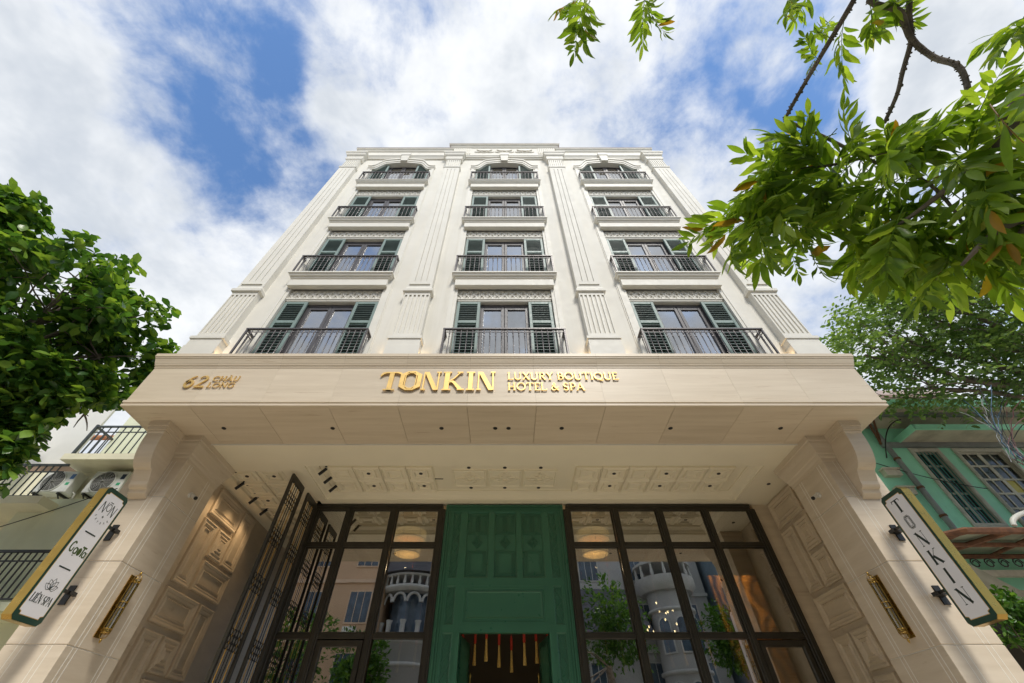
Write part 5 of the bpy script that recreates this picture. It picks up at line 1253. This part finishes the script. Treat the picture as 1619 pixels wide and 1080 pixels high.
# ================================================================== houses across the street (seen in the glass)
M['peach'] = paint('peach_render', (.62, .42, .27), .75, .06, 1)
M['house_trim'] = paint('house_trim', (.5, .5, .49), .7, .08, 2)
M['grey_white'] = paint('grey_white_render', (.42, .42, .42), .75, .06, 1)
M['slate_roof'] = paint('slate_roof', (.10, .10, .12), .6, .25, (1, 1, 9))
M['blue_win'] = paint('blue_window_glass', (.07, .10, .14), .15, .3, 2)
def facade(root, x0, x1, y, z1, rows, cols, wall, win, frame):
    box('wall', wall, root, x0, x1, y - 8, y, 0, z1)
    for r_ in range(rows):
        for c_ in range(cols):
            cx = x0 + (x1 - x0) * (c_ + .5) / cols; zc = 2.2 + r_ * 3.2
            w_ = MB().box(cx - .75, cx + .75, y, y + .06, zc - .9, zc + .9).build('window', frame, root)
            for k in range(3): MB().box(cx - .67 + k * .46, cx - .67 + k * .46 + .41, y + .061, y + .07, zc - .82, zc + .82).build('pane', win, w_)
        MB().box(x0 - .05, x1 + .05, y, y + .12, r_ * 3.2 + 3.55, r_ * 3.2 + 3.75).build('string_course', frame, root)
ph = empty('peach_house', (-13, -11, 0), 'peach coloured house with blue windows mirrored in the left-hand glass', 'house')
facade(ph, -19, -7.9, -9.5, 17.5, 5, 4, M['peach'], M['blue_win'], paint('peach_trim', (.68, .5, .36), .7))
MB().bbox(-9.9, -9.1, -9.5, -9.1, 6.9, 7.5, .03).build('fan_unit', M['ac'], ph)
tu = empty('turret_mansion', (-4, -13, 0), 'grey white mansion with arcaded turret mirrored in the glass beside the door', 'house')
facade(tu, -7.6, 4.2, -12.5, 17.5, 5, 4, M['grey_white'], M['blue_win'], M['house_trim'])
MB().lathe([(2.0, -1.6), (2.0, 5.2), (2.25, 5.3), (2.25, 5.6)], 24, (-6.3, -11.2, 1.6)).build('turret_base', M['grey_white'], tu)
for k in range(12):
    a = 2 * math.pi * k / 12; MB().lathe([(.2, 5.6), (.16, 5.75), (.15, 7.7), (.22, 7.9)], 10, (-6.3 + 1.8 * math.cos(a), -11.2 + 1.8 * math.sin(a), 0)).build('turret_column', M['house_trim'], tu)
MB().lathe([(1.3, 5.6), (1.3, 7.9)], 16, (-6.3, -11.2, 1.6)).build('turret_core', M['blue_win'], tu)
MB().lathe([(1.95, 7.9), (2.2, 8.05), (2.2, 8.2), (2.0, 8.2)], 24, (-6.3, -11.2, 1.6)).build('turret_cornice', M['house_trim'], tu)
tb_me = MB().lathe([(.07, 0), (.11, .15), (.05, .45), (.08, .55)], 8).mesh('turret_baluster', M['house_trim'])
for k in range(26): a = 2 * math.pi * k / 26; inst(tb_me, 'turret_baluster', tu, (-6.3 + 2.05 * math.cos(a), -11.2 + 2.05 * math.sin(a), 9.8))
MB().lathe([(1.95, 8.75), (2.18, 8.75), (2.18, 8.88), (1.95, 8.88)], 24, (-6.3, -11.2, 1.6)).build('turret_rail', M['house_trim'], tu)
for k in range(12):
    a = 2 * math.pi * (k + .5) / 12; cxx, cyy = -6.3 + 1.8 * math.cos(a), -11.2 + 1.8 * math.sin(a); ta = Vector((-math.sin(a), math.cos(a), 0))
    MB().tube([Vector((cxx, cyy, 8.9)) + ta * .42 * math.cos(R(q)) + Vector((0, 0, .5 * math.sin(R(q)))) for q in range(0, 181, 20)], .09, 6).build('arcade_arch', M['house_trim'], tu)
    MB().box(cxx - .3, cxx + .3, cyy - .2, cyy + .2, 1.2, 3.4).build('turret_window', M['blue_win'], tu)
for z in (3.0, 5.6, 6.7): MB().lathe([(2.0, z), (2.12, z + .05), (2.12, z + .18), (2.0, z + .22)], 24, (-6.3, -11.2, 0)).build('turret_band', M['house_trim'], tu)
MB().lathe([(2.4, 8.95), (2.1, 10.2), (1.3, 11.8), (.1, 12.6)], 24, (-6.3, -11.2, 1.6)).build('turret_roof', M['slate_roof'], tu)
wh = empty('mansard_mansion', (6, -13, 0), 'white mansion with slate mansard and rounded balcony mirrored in the right-hand glass', 'house')
facade(wh, 4.6, 14.4, -12.5, 17.5, 5, 3, M['grey_white'], M['blue_win'], M['house_trim'])
MB().add([(4.6, -10.6, 7.4), (9.6, -10.6, 7.4), (9.0, -12.4, 10.4), (5.2, -12.4, 10.4)], [(0, 1, 2, 3)]).build('mansard_roof', M['slate_roof'], wh)
MB().lathe([(1.7, 7.6), (2.0, 7.9), (2.0, 8.4)], 22, (11.3, -11.6, 2.2)).build('round_balcony', M['house_trim'], wh)
for k in range(14):
    a = math.pi * 2 * k / 14; MB().lathe([(.09, 8.4), (.13, 8.6), (.07, 8.95), (.1, 9.2)], 8, (11.3 + 1.85 * math.cos(a), -11.6 + 1.85 * math.sin(a), 2.2)).build('balcony_baluster', M['house_trim'], wh)
MB().lathe([(2.0, 9.2), (2.0, 9.35)], 22, (11.3, -11.6, 2.2)).build('balcony_rail', M['house_trim'], wh)
MB().lathe([(1.4, -2.2), (1.4, 7.6)], 20, (11.3, -11.6, 2.2)).build('bay', M['grey_white'], wh)
for z in (2.2, 5.4, 8.6):
    MB().lathe([(1.4, z), (1.55, z + .06), (1.55, z + .2), (1.4, z + .24)], 20, (11.3, -11.6, 0)).build('bay_band', M['house_trim'], wh)
    for a in (45, 90, 135):
        cxx, cyy = 11.3 + 1.38 * math.cos(R(a)), -11.6 + 1.38 * math.sin(R(a))
        fr = ((cxx, cyy, z - 2.2), (-math.sin(R(a)), math.cos(R(a)), 0), (0, 0, 1), (math.cos(R(a)), math.sin(R(a)), 0))
        bw_ = MB().prism([(-.42, 0), (.42, 0), (.42, 1.5)] + arc(0, 1.5, .42, .42, 0, 180, 8)[1:], fr, 0, .07).build('bay_window', M['house_trim'], wh)
        MB().prism([(-.33, .08), (.33, .08), (.33, 1.5)] + arc(0, 1.5, .33, .33, 0, 180, 8)[1:], fr, .071, .08).build('bay_pane', M['blue_win'], bw_)
bb = empty('blue_house', (14, -12, 0), 'grey blue house mirrored in the far right glass', 'house')
facade(bb, 14.8, 24, -10.5, 17, 5, 3, paint('blue_render', (.20, .27, .32), .75, .06), M['blue_win'], M['house_trim'])
# statue on a pedestal in the forecourt across the street
stt = empty('garden_statue', (5.2, -6, 0), 'dark statue on a pale pedestal mirrored in the right-hand glass', 'statue')
MB().lathe([(.45, 0), (.45, .2), (.3, .3), (.3, 1.9), (.5, 2.0), (.5, 2.2)], 12, (5.2, -6, 0)).build('pedestal', M['house_trim'], stt)
MB().tube([(5.2, -6, 2.2), (5.22, -6, 2.7), (5.17, -6, 3.1), (5.27, -6, 3.5), (5.24, -6, 3.75), (5.3, -6, 4.0)], [.20, .17, .14, .22, .09, .13], 12).build('figure', M['iron_black'], stt)
# ================================================================== foliage
rng = np.random.default_rng(7)
def leaf_template(l, w, fold=.25, curl=.12, tip=.0, n=4, obovate=.0):
    """a folded leaf along +X with its blade in XY; returns verts, faces"""
    vs = [(0, 0, 0)]; L = []; C = []; Rr = []
    for i in range(1, n):
        t = i / n; x = l * t
        p = t ** (1 + obovate); ww = w * .5 * (math.sin(math.pi * p) ** .8); z = -curl * l * t * t
        L.append(len(vs)); vs.append((x, ww, z + fold * ww)); C.append(len(vs)); vs.append((x, 0, z)); Rr.append(len(vs)); vs.append((x, -ww, z + fold * ww))
    vs.append((l, 0, -curl * l)); T = len(vs) - 1; fs = [(0, C[0], L[0]), (0, Rr[0], C[0])]
    for i in range(len(C) - 1): fs += [(L[i], C[i], C[i + 1], L[i + 1]), (C[i], Rr[i], Rr[i + 1], C[i + 1])]
    fs += [(L[-1], C[-1], T), (C[-1], Rr[-1], T)]
    return np.array(vs), fs
def rots(d, up_jit, rng):
    """rotation matrices with X along d (N,3) and Z roughly up, jittered"""
    d = d / np.linalg.norm(d, axis=1, keepdims=True)
    up = np.tile(np.array([0, 0, 1.0]), (len(d), 1)) + rng.normal(0, up_jit, d.shape)
    y = np.cross(up, d); y /= np.linalg.norm(y, axis=1, keepdims=True) + 1e-9; z = np.cross(d, y)
    return np.stack([d, y, z], axis=2)
def leaf_mesh(name, pos, Rm, scale, tmpl, mat):
    tv, tf = tmpl; n = len(pos); k = len(tv)
    V = np.einsum('nij,kj->nki', Rm, tv) * scale[:, None, None] + pos[:, None, :]
    V = V.reshape(-1, 3); me = bpy.data.meshes.new(name)
    lens = np.array([len(f) for f in tf]); flat = np.concatenate([np.array(f) for f in tf])
    loops = (flat[None, :] + (np.arange(n) * k)[:, None]).ravel(); tot = np.tile(lens, n)
    me.vertices.add(len(V)); me.vertices.foreach_set('co', V.ravel())
    me.loops.add(len(loops)); me.loops.foreach_set('vertex_index', loops.astype(np.int32))
    st = np.concatenate([[0], np.cumsum(tot)[:-1]]); me.polygons.add(len(tot)); me.polygons.foreach_set('loop_start', st.astype(np.int32))
    try: me.polygons.foreach_set('loop_total', tot.astype(np.int32))
    except Exception: pass
    me.polygons.foreach_set('use_smooth', np.ones(len(tot), bool))
    me.update(calc_edges=True); me.validate(); me.materials.append(mat); return me
M['bark'] = paint('grey_brown_bark', (.20, .165, .135), .9, .3, 9, bump=.6, bscale=30)
M['leaf_almond'] = leafmat('broad_leaf', (.045, .12, .03), (.10, .24, .05), (.28, .46, .08), .44, .25)
M['leaf_small'] = leafmat('small_leaf', (.11, .20, .07), (.17, .30, .10), (.29, .45, .14), .45, .34)
M['leaf_pinnate'] = leafmat('long_leaflet', (.15, .28, .03), (.25, .42, .05), (.42, .60, .09), .60, .42, yel=(.42, .25, .03))
M['leaf_shrub'] = leafmat('shrub_leaf', (.06, .15, .03), (.10, .25, .05), (.2, .38, .08), .42, .4)
def crown_points(blobs, n, rng, shell=.55):
    w = np.array([b[3] ** 2.2 for b in blobs]); w /= w.sum(); idx = rng.choice(len(blobs), n, p=w)
    d = rng.normal(size=(n, 3)); d /= np.linalg.norm(d, axis=1, keepdims=True)
    r = (shell + (1 - shell) * rng.random(n)) ** .8; B = np.array([b[:3] for b in blobs])[idx]; rad = np.array([b[3] for b in blobs])[idx]
    sq = np.array([b[4] if len(b) > 4 else 1.0 for b in blobs])[idx]
    off = d * (r * rad)[:, None]; off[:, 2] *= sq
    return B + off, d
def limb(mb, p0, p1, r0, r1, bend=.12, n=6, sides=7):
    p0, p1 = Vector(p0), Vector(p1); L = (p1 - p0).length; pts = []; rad = []
    ox = Vector(rng.normal(0, bend * L, 3)); ox.z = abs(ox.z) * .5
    for i in range(n + 1):
        t = i / n; pts.append(p0.lerp(p1, t) + ox * math.sin(math.pi * t) * .6 + Vector(rng.normal(0, bend * L * .07, 3)) * (0 if i in (0, n) else 1)); rad.append(r0 + (r1 - r0) * t)
    mb.tube(pts, rad, sides); return pts
# ------------------------------------------------------------------ left street tree: whorls of broad leaves
tl_ = empty('broadleaf_tree', (-12.6, 5.2, 0), 'dense dark green broad-leaved tree filling the left edge', 'tree')
tr = MB(); base = (-12.6, 5.2, 0); fork = (-12.3, 5.1, 4.6)
limb(tr, base, fork, .30, .22, .03, 6, 12); tr.build('trunk', M['bark'], tl_)
blobs = [(-11.4, 4.7, 8.7, 2.2, .75), (-10.1, 5.5, 8.3, 1.8, .85), (-9.35, 6.5, 7.9, 1.35, .95), (-10.8, 6.9, 7.2, 1.9, .8), (-12.6, 6.2, 7.4, 2.4, .9), (-12.0, 3.6, 8.0, 1.9, .75), (-9.6, 5.3, 9.0, 1.0, .7), (-13.2, 4.6, 7.8, 2.7, .9), (-10.0, 7.7, 7.2, .7, .8), (-11.8, 6.9, 6.2, .8, .7), (-9.35, 6.1, 8.7, .8, .9), (-10.9, 4.3, 9.6, 1.0, .6)] + [tuple(at(u, v, d)) + (r_, .8) for u, v, d, r_ in ((25, 680, 12.5, .55), (5, 735, 12.2, .35), (85, 630, 12.5, .6), (50, 610, 12.2, .9))]
lm = MB()
for b in blobs:
    q = limb(lm, fork, (b[0], b[1], b[2] + .1), .10, .035, .10, 7, 7)
    for k in range(7):
        d = rng.normal(size=3); d /= np.linalg.norm(d); limb(lm, q[4 + k % 3], Vector(b[:3]) + Vector(d) * b[3] * .8, .03, .008, .1, 4, 5)
sub = []
for b in blobs:
    for k in range(int(9 + 5 * b[3])):
        d = rng.normal(size=3); d /= np.linalg.norm(d); d[2] *= b[4]; rr = b[3] * rng.uniform(.55, 1.08)
        c_ = np.array(b[:3]) + d * rr; sub.append((c_[0], c_[1], c_[2], rng.uniform(.30, .68), .7))
        if k % 2 == 0 and c_[2] > 6.9: limb(lm, b[:3], c_, .022, .008, .12, 4, 5)
lm.build('limbs', M['bark'], tl_)
def low_side(q):                                     # the crown is lifted on the side towards the hotel
    q = np.asarray(q); w = q[1] * math.cos(TH) + (q[2] - HC) * math.sin(TH); v = 540 - FPX * (-q[1] * math.sin(TH) + (q[2] - HC) * math.cos(TH)) / w
    return v > 640 + max(0.0, (105 - (CXP + FPX * q[0] / w)) * 1.25)
wp, wd_ = crown_points(sub, 2600, rng, .35); keep = np.array([not low_side(q) for q in wp]); wp, wd_ = wp[keep], wd_[keep]
pos = []; dirs = []
for p, d in zip(wp, wd_):
    ax = d * .7 + np.array([0, 0, .55]) + rng.normal(0, .25, 3); ax /= np.linalg.norm(ax)
    a = np.cross(ax, [.3, .9, .1]); a /= np.linalg.norm(a); b_ = np.cross(ax, a); n_ = rng.integers(5, 9); t0 = rng.random() * 6.28
    for k in range(n_):
        t = t0 + k * 2.4; e_ = .15 + .55 * rng.random()
        pos.append(p + rng.normal(0, .03, 3)); dirs.append(a * math.cos(t) + b_ * math.sin(t) + ax * e_ + np.array([0, 0, -.25]))
pos = np.array(pos); dirs = np.array(dirs); scl = rng.uniform(.5, 1.25, len(pos))
tmpl = leaf_template(.27, .145, .22, .16, n=4, obovate=.55); Rm = rots(dirs, .35, rng)
camp = np.array([0, 0, HC]); order = np.argsort(np.linalg.norm(pos - camp, axis=1) - rng.random(len(pos)) * .4)
near, rest = order[:300], order[300:]
cr_o = bpy.data.objects.new('crown', leaf_mesh('crown', pos[rest], Rm[rest], scl[rest], tmpl, M['leaf_almond'])); link(cr_o, tl_); cr_o['kind'] = 'stuff'
def leaf_objects(idx, pos, Rm, scl, tmpl, mat, parent, name='leaf'):
    m = MB().add([tuple(v) for v in tmpl[0]], tmpl[1], True); me = m.mesh(name, mat)
    for i in idx:
        o = bpy.data.objects.new(name, me); col.objects.link(o); o.parent = parent
        o.location = Vector(pos[i]) - WL[parent.name]; o.rotation_euler = Matrix(Rm[i].tolist()).to_euler(); s = float(scl[i]); o.scale = (s, s, s)
leaf_objects(near, pos, Rm, scl, tmpl, M['leaf_almond'], tl_)
# ------------------------------------------------------------------ right street tree: small leaves
t2 = empty('small_leaved_tree', (14.2, 6.6, 0), 'loose small-leaved tree above the green house eave', 'tree')
tr = MB(); limb(tr, (14.2, 6.6, 0), (13.9, 6.8, 6.6), .26, .18, .03, 6, 10); tr.build('trunk', M['bark'], t2)
blobs2 = [(11.6, 6.9, 9.9, 2.0, .75), (10.1, 7.1, 9.4, 1.3, .75), (9.4, 7.3, 8.8, .95, .75), (12.2, 6.0, 10.6, 1.5, .7), (13.2, 6.4, 9.6, 2.2, .8), (11.4, 7.4, 8.1, 1.3, .6), (12.6, 6.6, 8.0, 1.5, .6), (10.0, 7.6, 7.9, .75, .6), (14.4, 6.6, 8.2, 1.8, .7), (11.0, 6.4, 10.2, 1.0, .7)]
lm = MB()
for b in blobs2:
    q = limb(lm, (13.9, 6.8, 6.6), b[:3], .09, .03, .10, 7, 7)
    for k in range(8):
        d = rng.normal(size=3); d /= np.linalg.norm(d); limb(lm, q[4 + k % 3], Vector(b[:3]) + Vector(d) * b[3] * .9, .022, .006, .12, 4, 5)
lm.build('limbs', M['bark'], t2)
wp, wd_ = crown_points(blobs2, 2600, rng, .35); pos = []; dirs = []
for p, d in zip(wp, wd_):
    tw = d + rng.normal(0, .6, 3); tw /= np.linalg.norm(tw); n_ = rng.integers(6, 11)
    sd_ = np.cross(tw, [0, 0, 1.0]); sd_ /= np.linalg.norm(sd_) + 1e-6
    for k in range(n_):
        pos.append(p + tw * .05 * k); dirs.append(tw * .5 + sd_ * (1 if k % 2 else -1) + rng.normal(0, .3, 3))
pos = np.array(pos); dirs = np.array(dirs); scl = rng.uniform(.6, 1.25, len(pos))
o = bpy.data.objects.new('crown', leaf_mesh('crown', pos, rots(dirs, .5, rng), scl, leaf_template(.135, .075, .15, .12, n=3), M['leaf_small'])); link(o, t2); o['kind'] = 'stuff'
# ------------------------------------------------------------------ overhanging tree with long pinnate leaves, close to the camera
ov = empty('overhanging_tree', (4.6, -1.2, 0), 'tree with long pinnate leaves overhanging the top right corner', 'tree')
tr = MB(); limb(tr, (4.6, -1.2, 0), (4.3, -.9, 4.4), .20, .15, .03, 6, 12); tr.build('trunk', M['bark'], ov)
def bough(pts, r0, r1, knobs=True):
    P_ = [Vector(p) for p in pts]; q = []
    for i in range(len(P_) - 1):
        a = P_[max(0, i - 1)]; b = P_[i]; c = P_[i + 1]; d = P_[min(len(P_) - 1, i + 2)]
        for k in range(6):
            t = k / 6; q.append(.5 * ((2 * b) + (c - a) * t + (2 * a - 5 * b + 4 * c - d) * t * t + (3 * b - a - 3 * c + d) * t ** 3))
    q.append(P_[-1]); n = len(q); rad = [(r0 + (r1 - r0) * i / (n - 1)) * (1 + .10 * rng.random()) for i in range(n)]
    m = MB().tube(q, rad, 8)
    if knobs:
        for i in range(1, n - 1):
            for _ in range(3):
                d = Vector(rng.normal(size=3)); tdir = (q[i + 1] - q[i]).normalized(); d = (d - tdir * d.dot(tdir)).normalized()
                p = q[i].lerp(q[i + 1], rng.random()); m.tube([p + d * rad[i] * .7, p + d * (rad[i] + .006)], [.006, .003], 5)
    m.build('bough', M['bark'], ov); return q
root_top = (4.3, -.9, 4.4)
b1 = bough([root_top, (3.2, -.5, 4.9), at(1380, -60, 3.7), at(1350, 0, 3.6), at(1300, 85, 3.5), at(1262, 150, 3.45), at(1240, 190, 3.4)], .019, .010)
b2 = bough([root_top, (3.6, -.6, 4.8), at(1400, -30, 3.8), at(1425, 20, 3.75), at(1440, 60, 3.7), at(1475, 90, 3.6), at(1515, 105, 3.5), at(1530, 140, 3.4), at(1530, 175, 3.35)], .019, .011)
b3 = bough([at(1437, -20, 3.85), at(1438, 30, 3.78), at(1441, 62, 3.7), at(1428, 110, 3.6), at(1418, 150, 3.5), at(1398, 195, 3.45)], .014, .009)
b4 = bough([at(1240, 190, 3.4), at(1300, 215, 3.35), at(1380, 255, 3.2), at(1460, 285, 3.1), at(1510, 335, 3.05), at(1545, 400, 3.0)], .011, .006, False)
b5 = bough([at(1530, 175, 3.35), at(1480, 215, 3.2), at(1400, 240, 3.2), at(1320, 260, 3.25), at(1230, 275, 3.3), at(1160, 320, 3.35)], .012, .005, False)
b6 = bough([root_top, at(1660, 120, 3.2), at(1600, 200, 3.0), at(1540, 260, 2.95), at(1470, 320, 2.95), at(1400, 370, 3.0)], .03, .006, False)
b7 = bough([root_top, at(1700, 300, 3.0), at(1630, 340, 2.8), at(1570, 370, 2.75), at(1520, 420, 2.75)], .03, .006, False)
def frond_mesh(npairs, L, ll, lw, seed):
    r_ = np.random.default_rng(seed); m = MB(); rp = []
    for i in range(9):
        t = i / 8; rp.append(Vector((L * t, .02 * math.sin(3 * t + seed), -.16 * L * t * t)))
    m.tube(rp, [.0035 * (1 - .6 * i / 8) for i in range(9)], 5)
    def pt(t): i = min(7, int(t * 8)); return rp[i].lerp(rp[i + 1], t * 8 - i)
    for k in range(npairs):
        t = .16 + .80 * k / (npairs - 1)
        for s in (-1, 1):
            sz = (.72 + .45 * math.sin(math.pi * (.15 + .75 * t))) * r_.uniform(.88, 1.1)
            sz *= r_.choice([1, 1, 1, .8, 1.12]); tv, tf = leaf_template(ll * sz, lw * sz * r_.uniform(.85, 1.15), r_.uniform(.05, .55), r_.uniform(.0, .45), n=6); tv = tv + np.array([0, 1, .6]) * (.006 * np.sin(tv[:, :1] * r_.uniform(25, 60) + r_.uniform(0, 6)))
            a = R(58 - 22 * t + r_.normal(0, 11)) * s; dr = R(r_.uniform(-5, 42)); Rz = Matrix.Rotation(a, 3, 'Z'); Ry = Matrix.Rotation(dr, 3, 'Y'); Rx = Matrix.Rotation(r_.normal(0, .5), 3, 'X')
            p = pt(min(.999, t)); m.add([p + Rz @ (Ry @ (Rx @ Vector(v))) for v in tv], tf, True)
    tv, tf = leaf_template(ll, lw, .2, .2, n=5); m.add([rp[-1] + Matrix.Rotation(R(18), 3, 'Y') @ Vector(v) for v in tv], tf, True)
    return m.mesh('compound_leaf', M['leaf_pinnate'])
fr_me = [frond_mesh(n_, L_, ll, lw, i) for i, (n_, L_, ll, lw) in enumerate([(9, .44, .165, .041), (10, .50, .18, .045), (8, .38, .155, .040), (11, .54, .17, .043), (7, .32, .15, .040), (10, .46, .20, .048)])]
def frond(p, d, roll, k, s=1.0):
    d = Vector(d).normalized(); up = Vector((0, 0, 1)); y = up.cross(d)
    if y.length < .05: y = Vector((0, 1, 0)).cross(d)
    y.normalize(); z = d.cross(y); Mx = Matrix((d, y, z)).transposed() @ Matrix.Rotation(roll, 3, 'X')
    o = bpy.data.objects.new('compound_leaf', fr_me[k % len(fr_me)]); col.objects.link(o); o.parent = ov; o.location = Vector(p) - WL[ov.name]; o.rotation_euler = Mx.to_euler(); o.scale = (s, s, s)
random.seed(21)
def spray(u, v, d, n, spread, s=(.8, 1.1), down=.35, aim=None):
    for i in range(n):
        p = at(u + random.gauss(0, spread), v + random.gauss(0, spread * .6), d + random.gauss(0, .22))
        dr = Vector((random.gauss(-.35, .6), random.gauss(.15, .6), random.gauss(-down, .35)))
        if aim: dr = (at(aim[0] + random.gauss(0, 40), aim[1] + random.gauss(0, 30), d + random.gauss(0, .3)) - p).normalized() + dr * .35
        frond(p, dr, random.gauss(0, .5), random.randrange(6), random.uniform(*s))
# the main hanging mass
for u, v, d, n, sp, aim in [(1225, 275, 3.3, 5, 16, (1175, 345)), (1215, 330, 3.35, 4, 16, (1185, 410)), (1265, 230, 3.35, 5, 20, (1215, 290)), (1260, 300, 3.3, 5, 25, (1220, 400)), (1300, 250, 3.3, 5, 22, (1300, 200)), (1330, 320, 3.2, 5, 25, (1300, 420)),
                            (1380, 270, 3.2, 5, 22, (1420, 200)), (1400, 330, 3.1, 5, 25, (1370, 440)), (1450, 260, 3.1, 5, 25, (1500, 200)), (1470, 340, 3.0, 5, 25, (1450, 430)), (1530, 230, 3.1, 5, 25, (1570, 170)), (1530, 300, 3.0, 5, 25, (1560, 380)), (1560, 180, 3.1, 4, 22, (1600, 150)),
                            (1600, 240, 2.95, 5, 25, (1560, 300)), (1590, 310, 3.0, 5, 25, (1610, 390)), (1540, 340, 3.0, 3, 20, (1540, 410)), (1225, 330, 3.35, 4, 14, (1190, 410)), (1290, 350, 3.3, 5, 20, (1280, 420)), (1185, 310, 3.4, 4, 10, (1140, 345)), (1260, 280, 3.35, 5, 18, (1210, 260)), (1340, 280, 3.3, 5, 25, (1260, 330)), (1420, 290, 3.2, 5, 25, (1350, 350)), (1165, 385, 3.4, 2, 8, (1150, 440)), (1390, 390, 3.2, 4, 20, (1400, 440))]:
    spray(u, v, d, n, sp, (.58, .92), .3, aim)
for u, v, d, n, sp, aim in [(1310, 300, 3.2, 3, 22, (1240, 340)), (1360, 350, 3.2, 3, 22, (1310, 430)), (1430, 360, 3.1, 3, 22, (1400, 440)), (1480, 300, 3.1, 2, 22, (1420, 350)), (1500, 250, 3.2, 2, 22, (1430, 280)), (1500, 400, 3.0, 3, 20, (1480, 450)), (1590, 340, 3.0, 3, 20, (1590, 400)), (1350, 230, 3.3, 4, 20, (1280, 250)), (1430, 220, 3.25, 4, 22, (1360, 250))]:
    spray(u, v, d, n, sp, (.55, .85), .35, aim)
# leaves along the boughs and at the top edge
for u, v, d, n, sp, aim, s in [(1330, 30, 3.6, 3, 14, (1260, 90), (.5, .7)), (1290, 95, 3.5, 2, 6, (1255, 130), (.4, .5)), (1390, 5, 3.7, 3, 12, (1380, 60), (.5, .7)), (1265, -5, 3.6, 3, 12, (1240, 70), (.5, .65)),
                            (930, -10, 3.6, 4, 10, (905, 80), (.5, .65)), (1020, -8, 3.6, 3, 8, (1045, 70), (.5, .62)), (1625, 25, 3.4, 3, 10, (1580, 80), (.6, .8)), (1440, 0, 3.75, 2, 8, (1425, 40), (.35, .5))]:
    spray(u, v, d, n, sp, s, .3, aim)
bough([at(1330, -40, 3.7), at(1100, -60, 3.7), at(1010, -40, 3.65), at(930, -30, 3.6)], .02, .006, False)
# ------------------------------------------------------------------ shrub by the right column, palm inside the portico
sh = empty('potted_shrub', (8.1, 7.4, 0), 'bright green leafy shrub below the blade sign at the right edge', 'shrub')
bl = [(7.85, 7.4, 3.12, .20), (8.1, 7.4, 3.22, .24), (8.15, 7.35, 2.9, .28), (7.72, 7.45, 2.82, .12), (8.4, 7.3, 3.1, .3), (7.95, 7.4, 2.75, .18)]
st_ = MB()
for b in bl: limb(st_, (8.1, 7.4, .0), b[:3], .025, .008, .05, 6, 6)
st_.build('stems', M['bark'], sh)
wp, wd_ = crown_points([(b[0], b[1], b[2], b[3]) for b in bl], 190, rng, .2); pos = []; dirs = []
for p, d in zip(wp, wd_):
    for k in range(6): pos.append(p + rng.normal(0, .03, 3)); dirs.append(d * .4 + rng.normal(0, .8, 3))
pos = np.array(pos); dirs = np.array(dirs)
o = bpy.data.objects.new('crown', leaf_mesh('crown', pos, rots(dirs, .5, rng), rng.uniform(.6, 1.2, len(pos)), leaf_template(.105, .055, .2, .15, n=4), M['leaf_shrub'])); link(o, sh); o['kind'] = 'stuff'
pa = empty('palm_plant', (6.15, 9.3, 0), 'small dark palm tip at the foot of the right glass front', 'plant')
MB().tube([(6.15, 9.3, .16), (6.15, 9.3, 2.1)], .04, 6).build('stem', M['bark'], pa)
for k in range(16):
    a = k * 2.399; q = []
    tv, tf = leaf_template(.55, .06, .3, .3, n=6); Rz = Matrix.Rotation(a, 3, 'Z') @ Matrix.Rotation(R(-35 - 20 * random.random()), 3, 'Y')
    MB().add([Vector((6.15, 9.3, 2.05)) + Rz @ Vector(v) for v in tv], tf, True).build('frond', M['leaf_almond'], pa)
# ------------------------------------------------------------------ trees across the street (mirrored in the glass)
def far_tree(x, y, h, r_, label, seed):
    g = np.random.default_rng(seed); root = empty('street_tree', (x, y, 0), label, 'tree', 'trees across the street')
    m = MB(); limb(m, (x, y, 0), (x, y, h * .6), .18, .12, .03, 5, 8); m.build('trunk', M['bark'], root)
    bl = [(x + g.normal(0, r_ * .5), y + g.normal(0, r_ * .5), h + g.normal(0, r_ * .5), r_ * g.uniform(.5, .8)) for _ in range(6)]
    wp, wd_ = crown_points(bl, 500, g, .4); pos = np.repeat(wp, 6, 0) + g.normal(0, .08, (3000, 3)); d = np.repeat(wd_, 6, 0) + g.normal(0, .7, (3000, 3))
    o = bpy.data.objects.new('crown', leaf_mesh('crown', pos, rots(d, .5, g), g.uniform(.7, 1.2, 3000), leaf_template(.24, .12, .2, .15, n=3), M['leaf_shrub'])); link(o, root); o['kind'] = 'stuff'
far_tree(5.9, -6.5, 6.8, 2.0, 'leafy green tree mirrored in the glass just right of the door', 1)
far_tree(12.2, -6.5, 6.2, 1.9, 'rounded green tree mirrored in the far right glass', 2)
far_tree(-10.5, -5.5, 5.6, 1.9, 'leafy green tree mirrored in the far left glass', 3)
far_tree(-6.2, -5.5, 4.6, 1.3, 'low green tree mirrored at the foot of the left glass', 4)
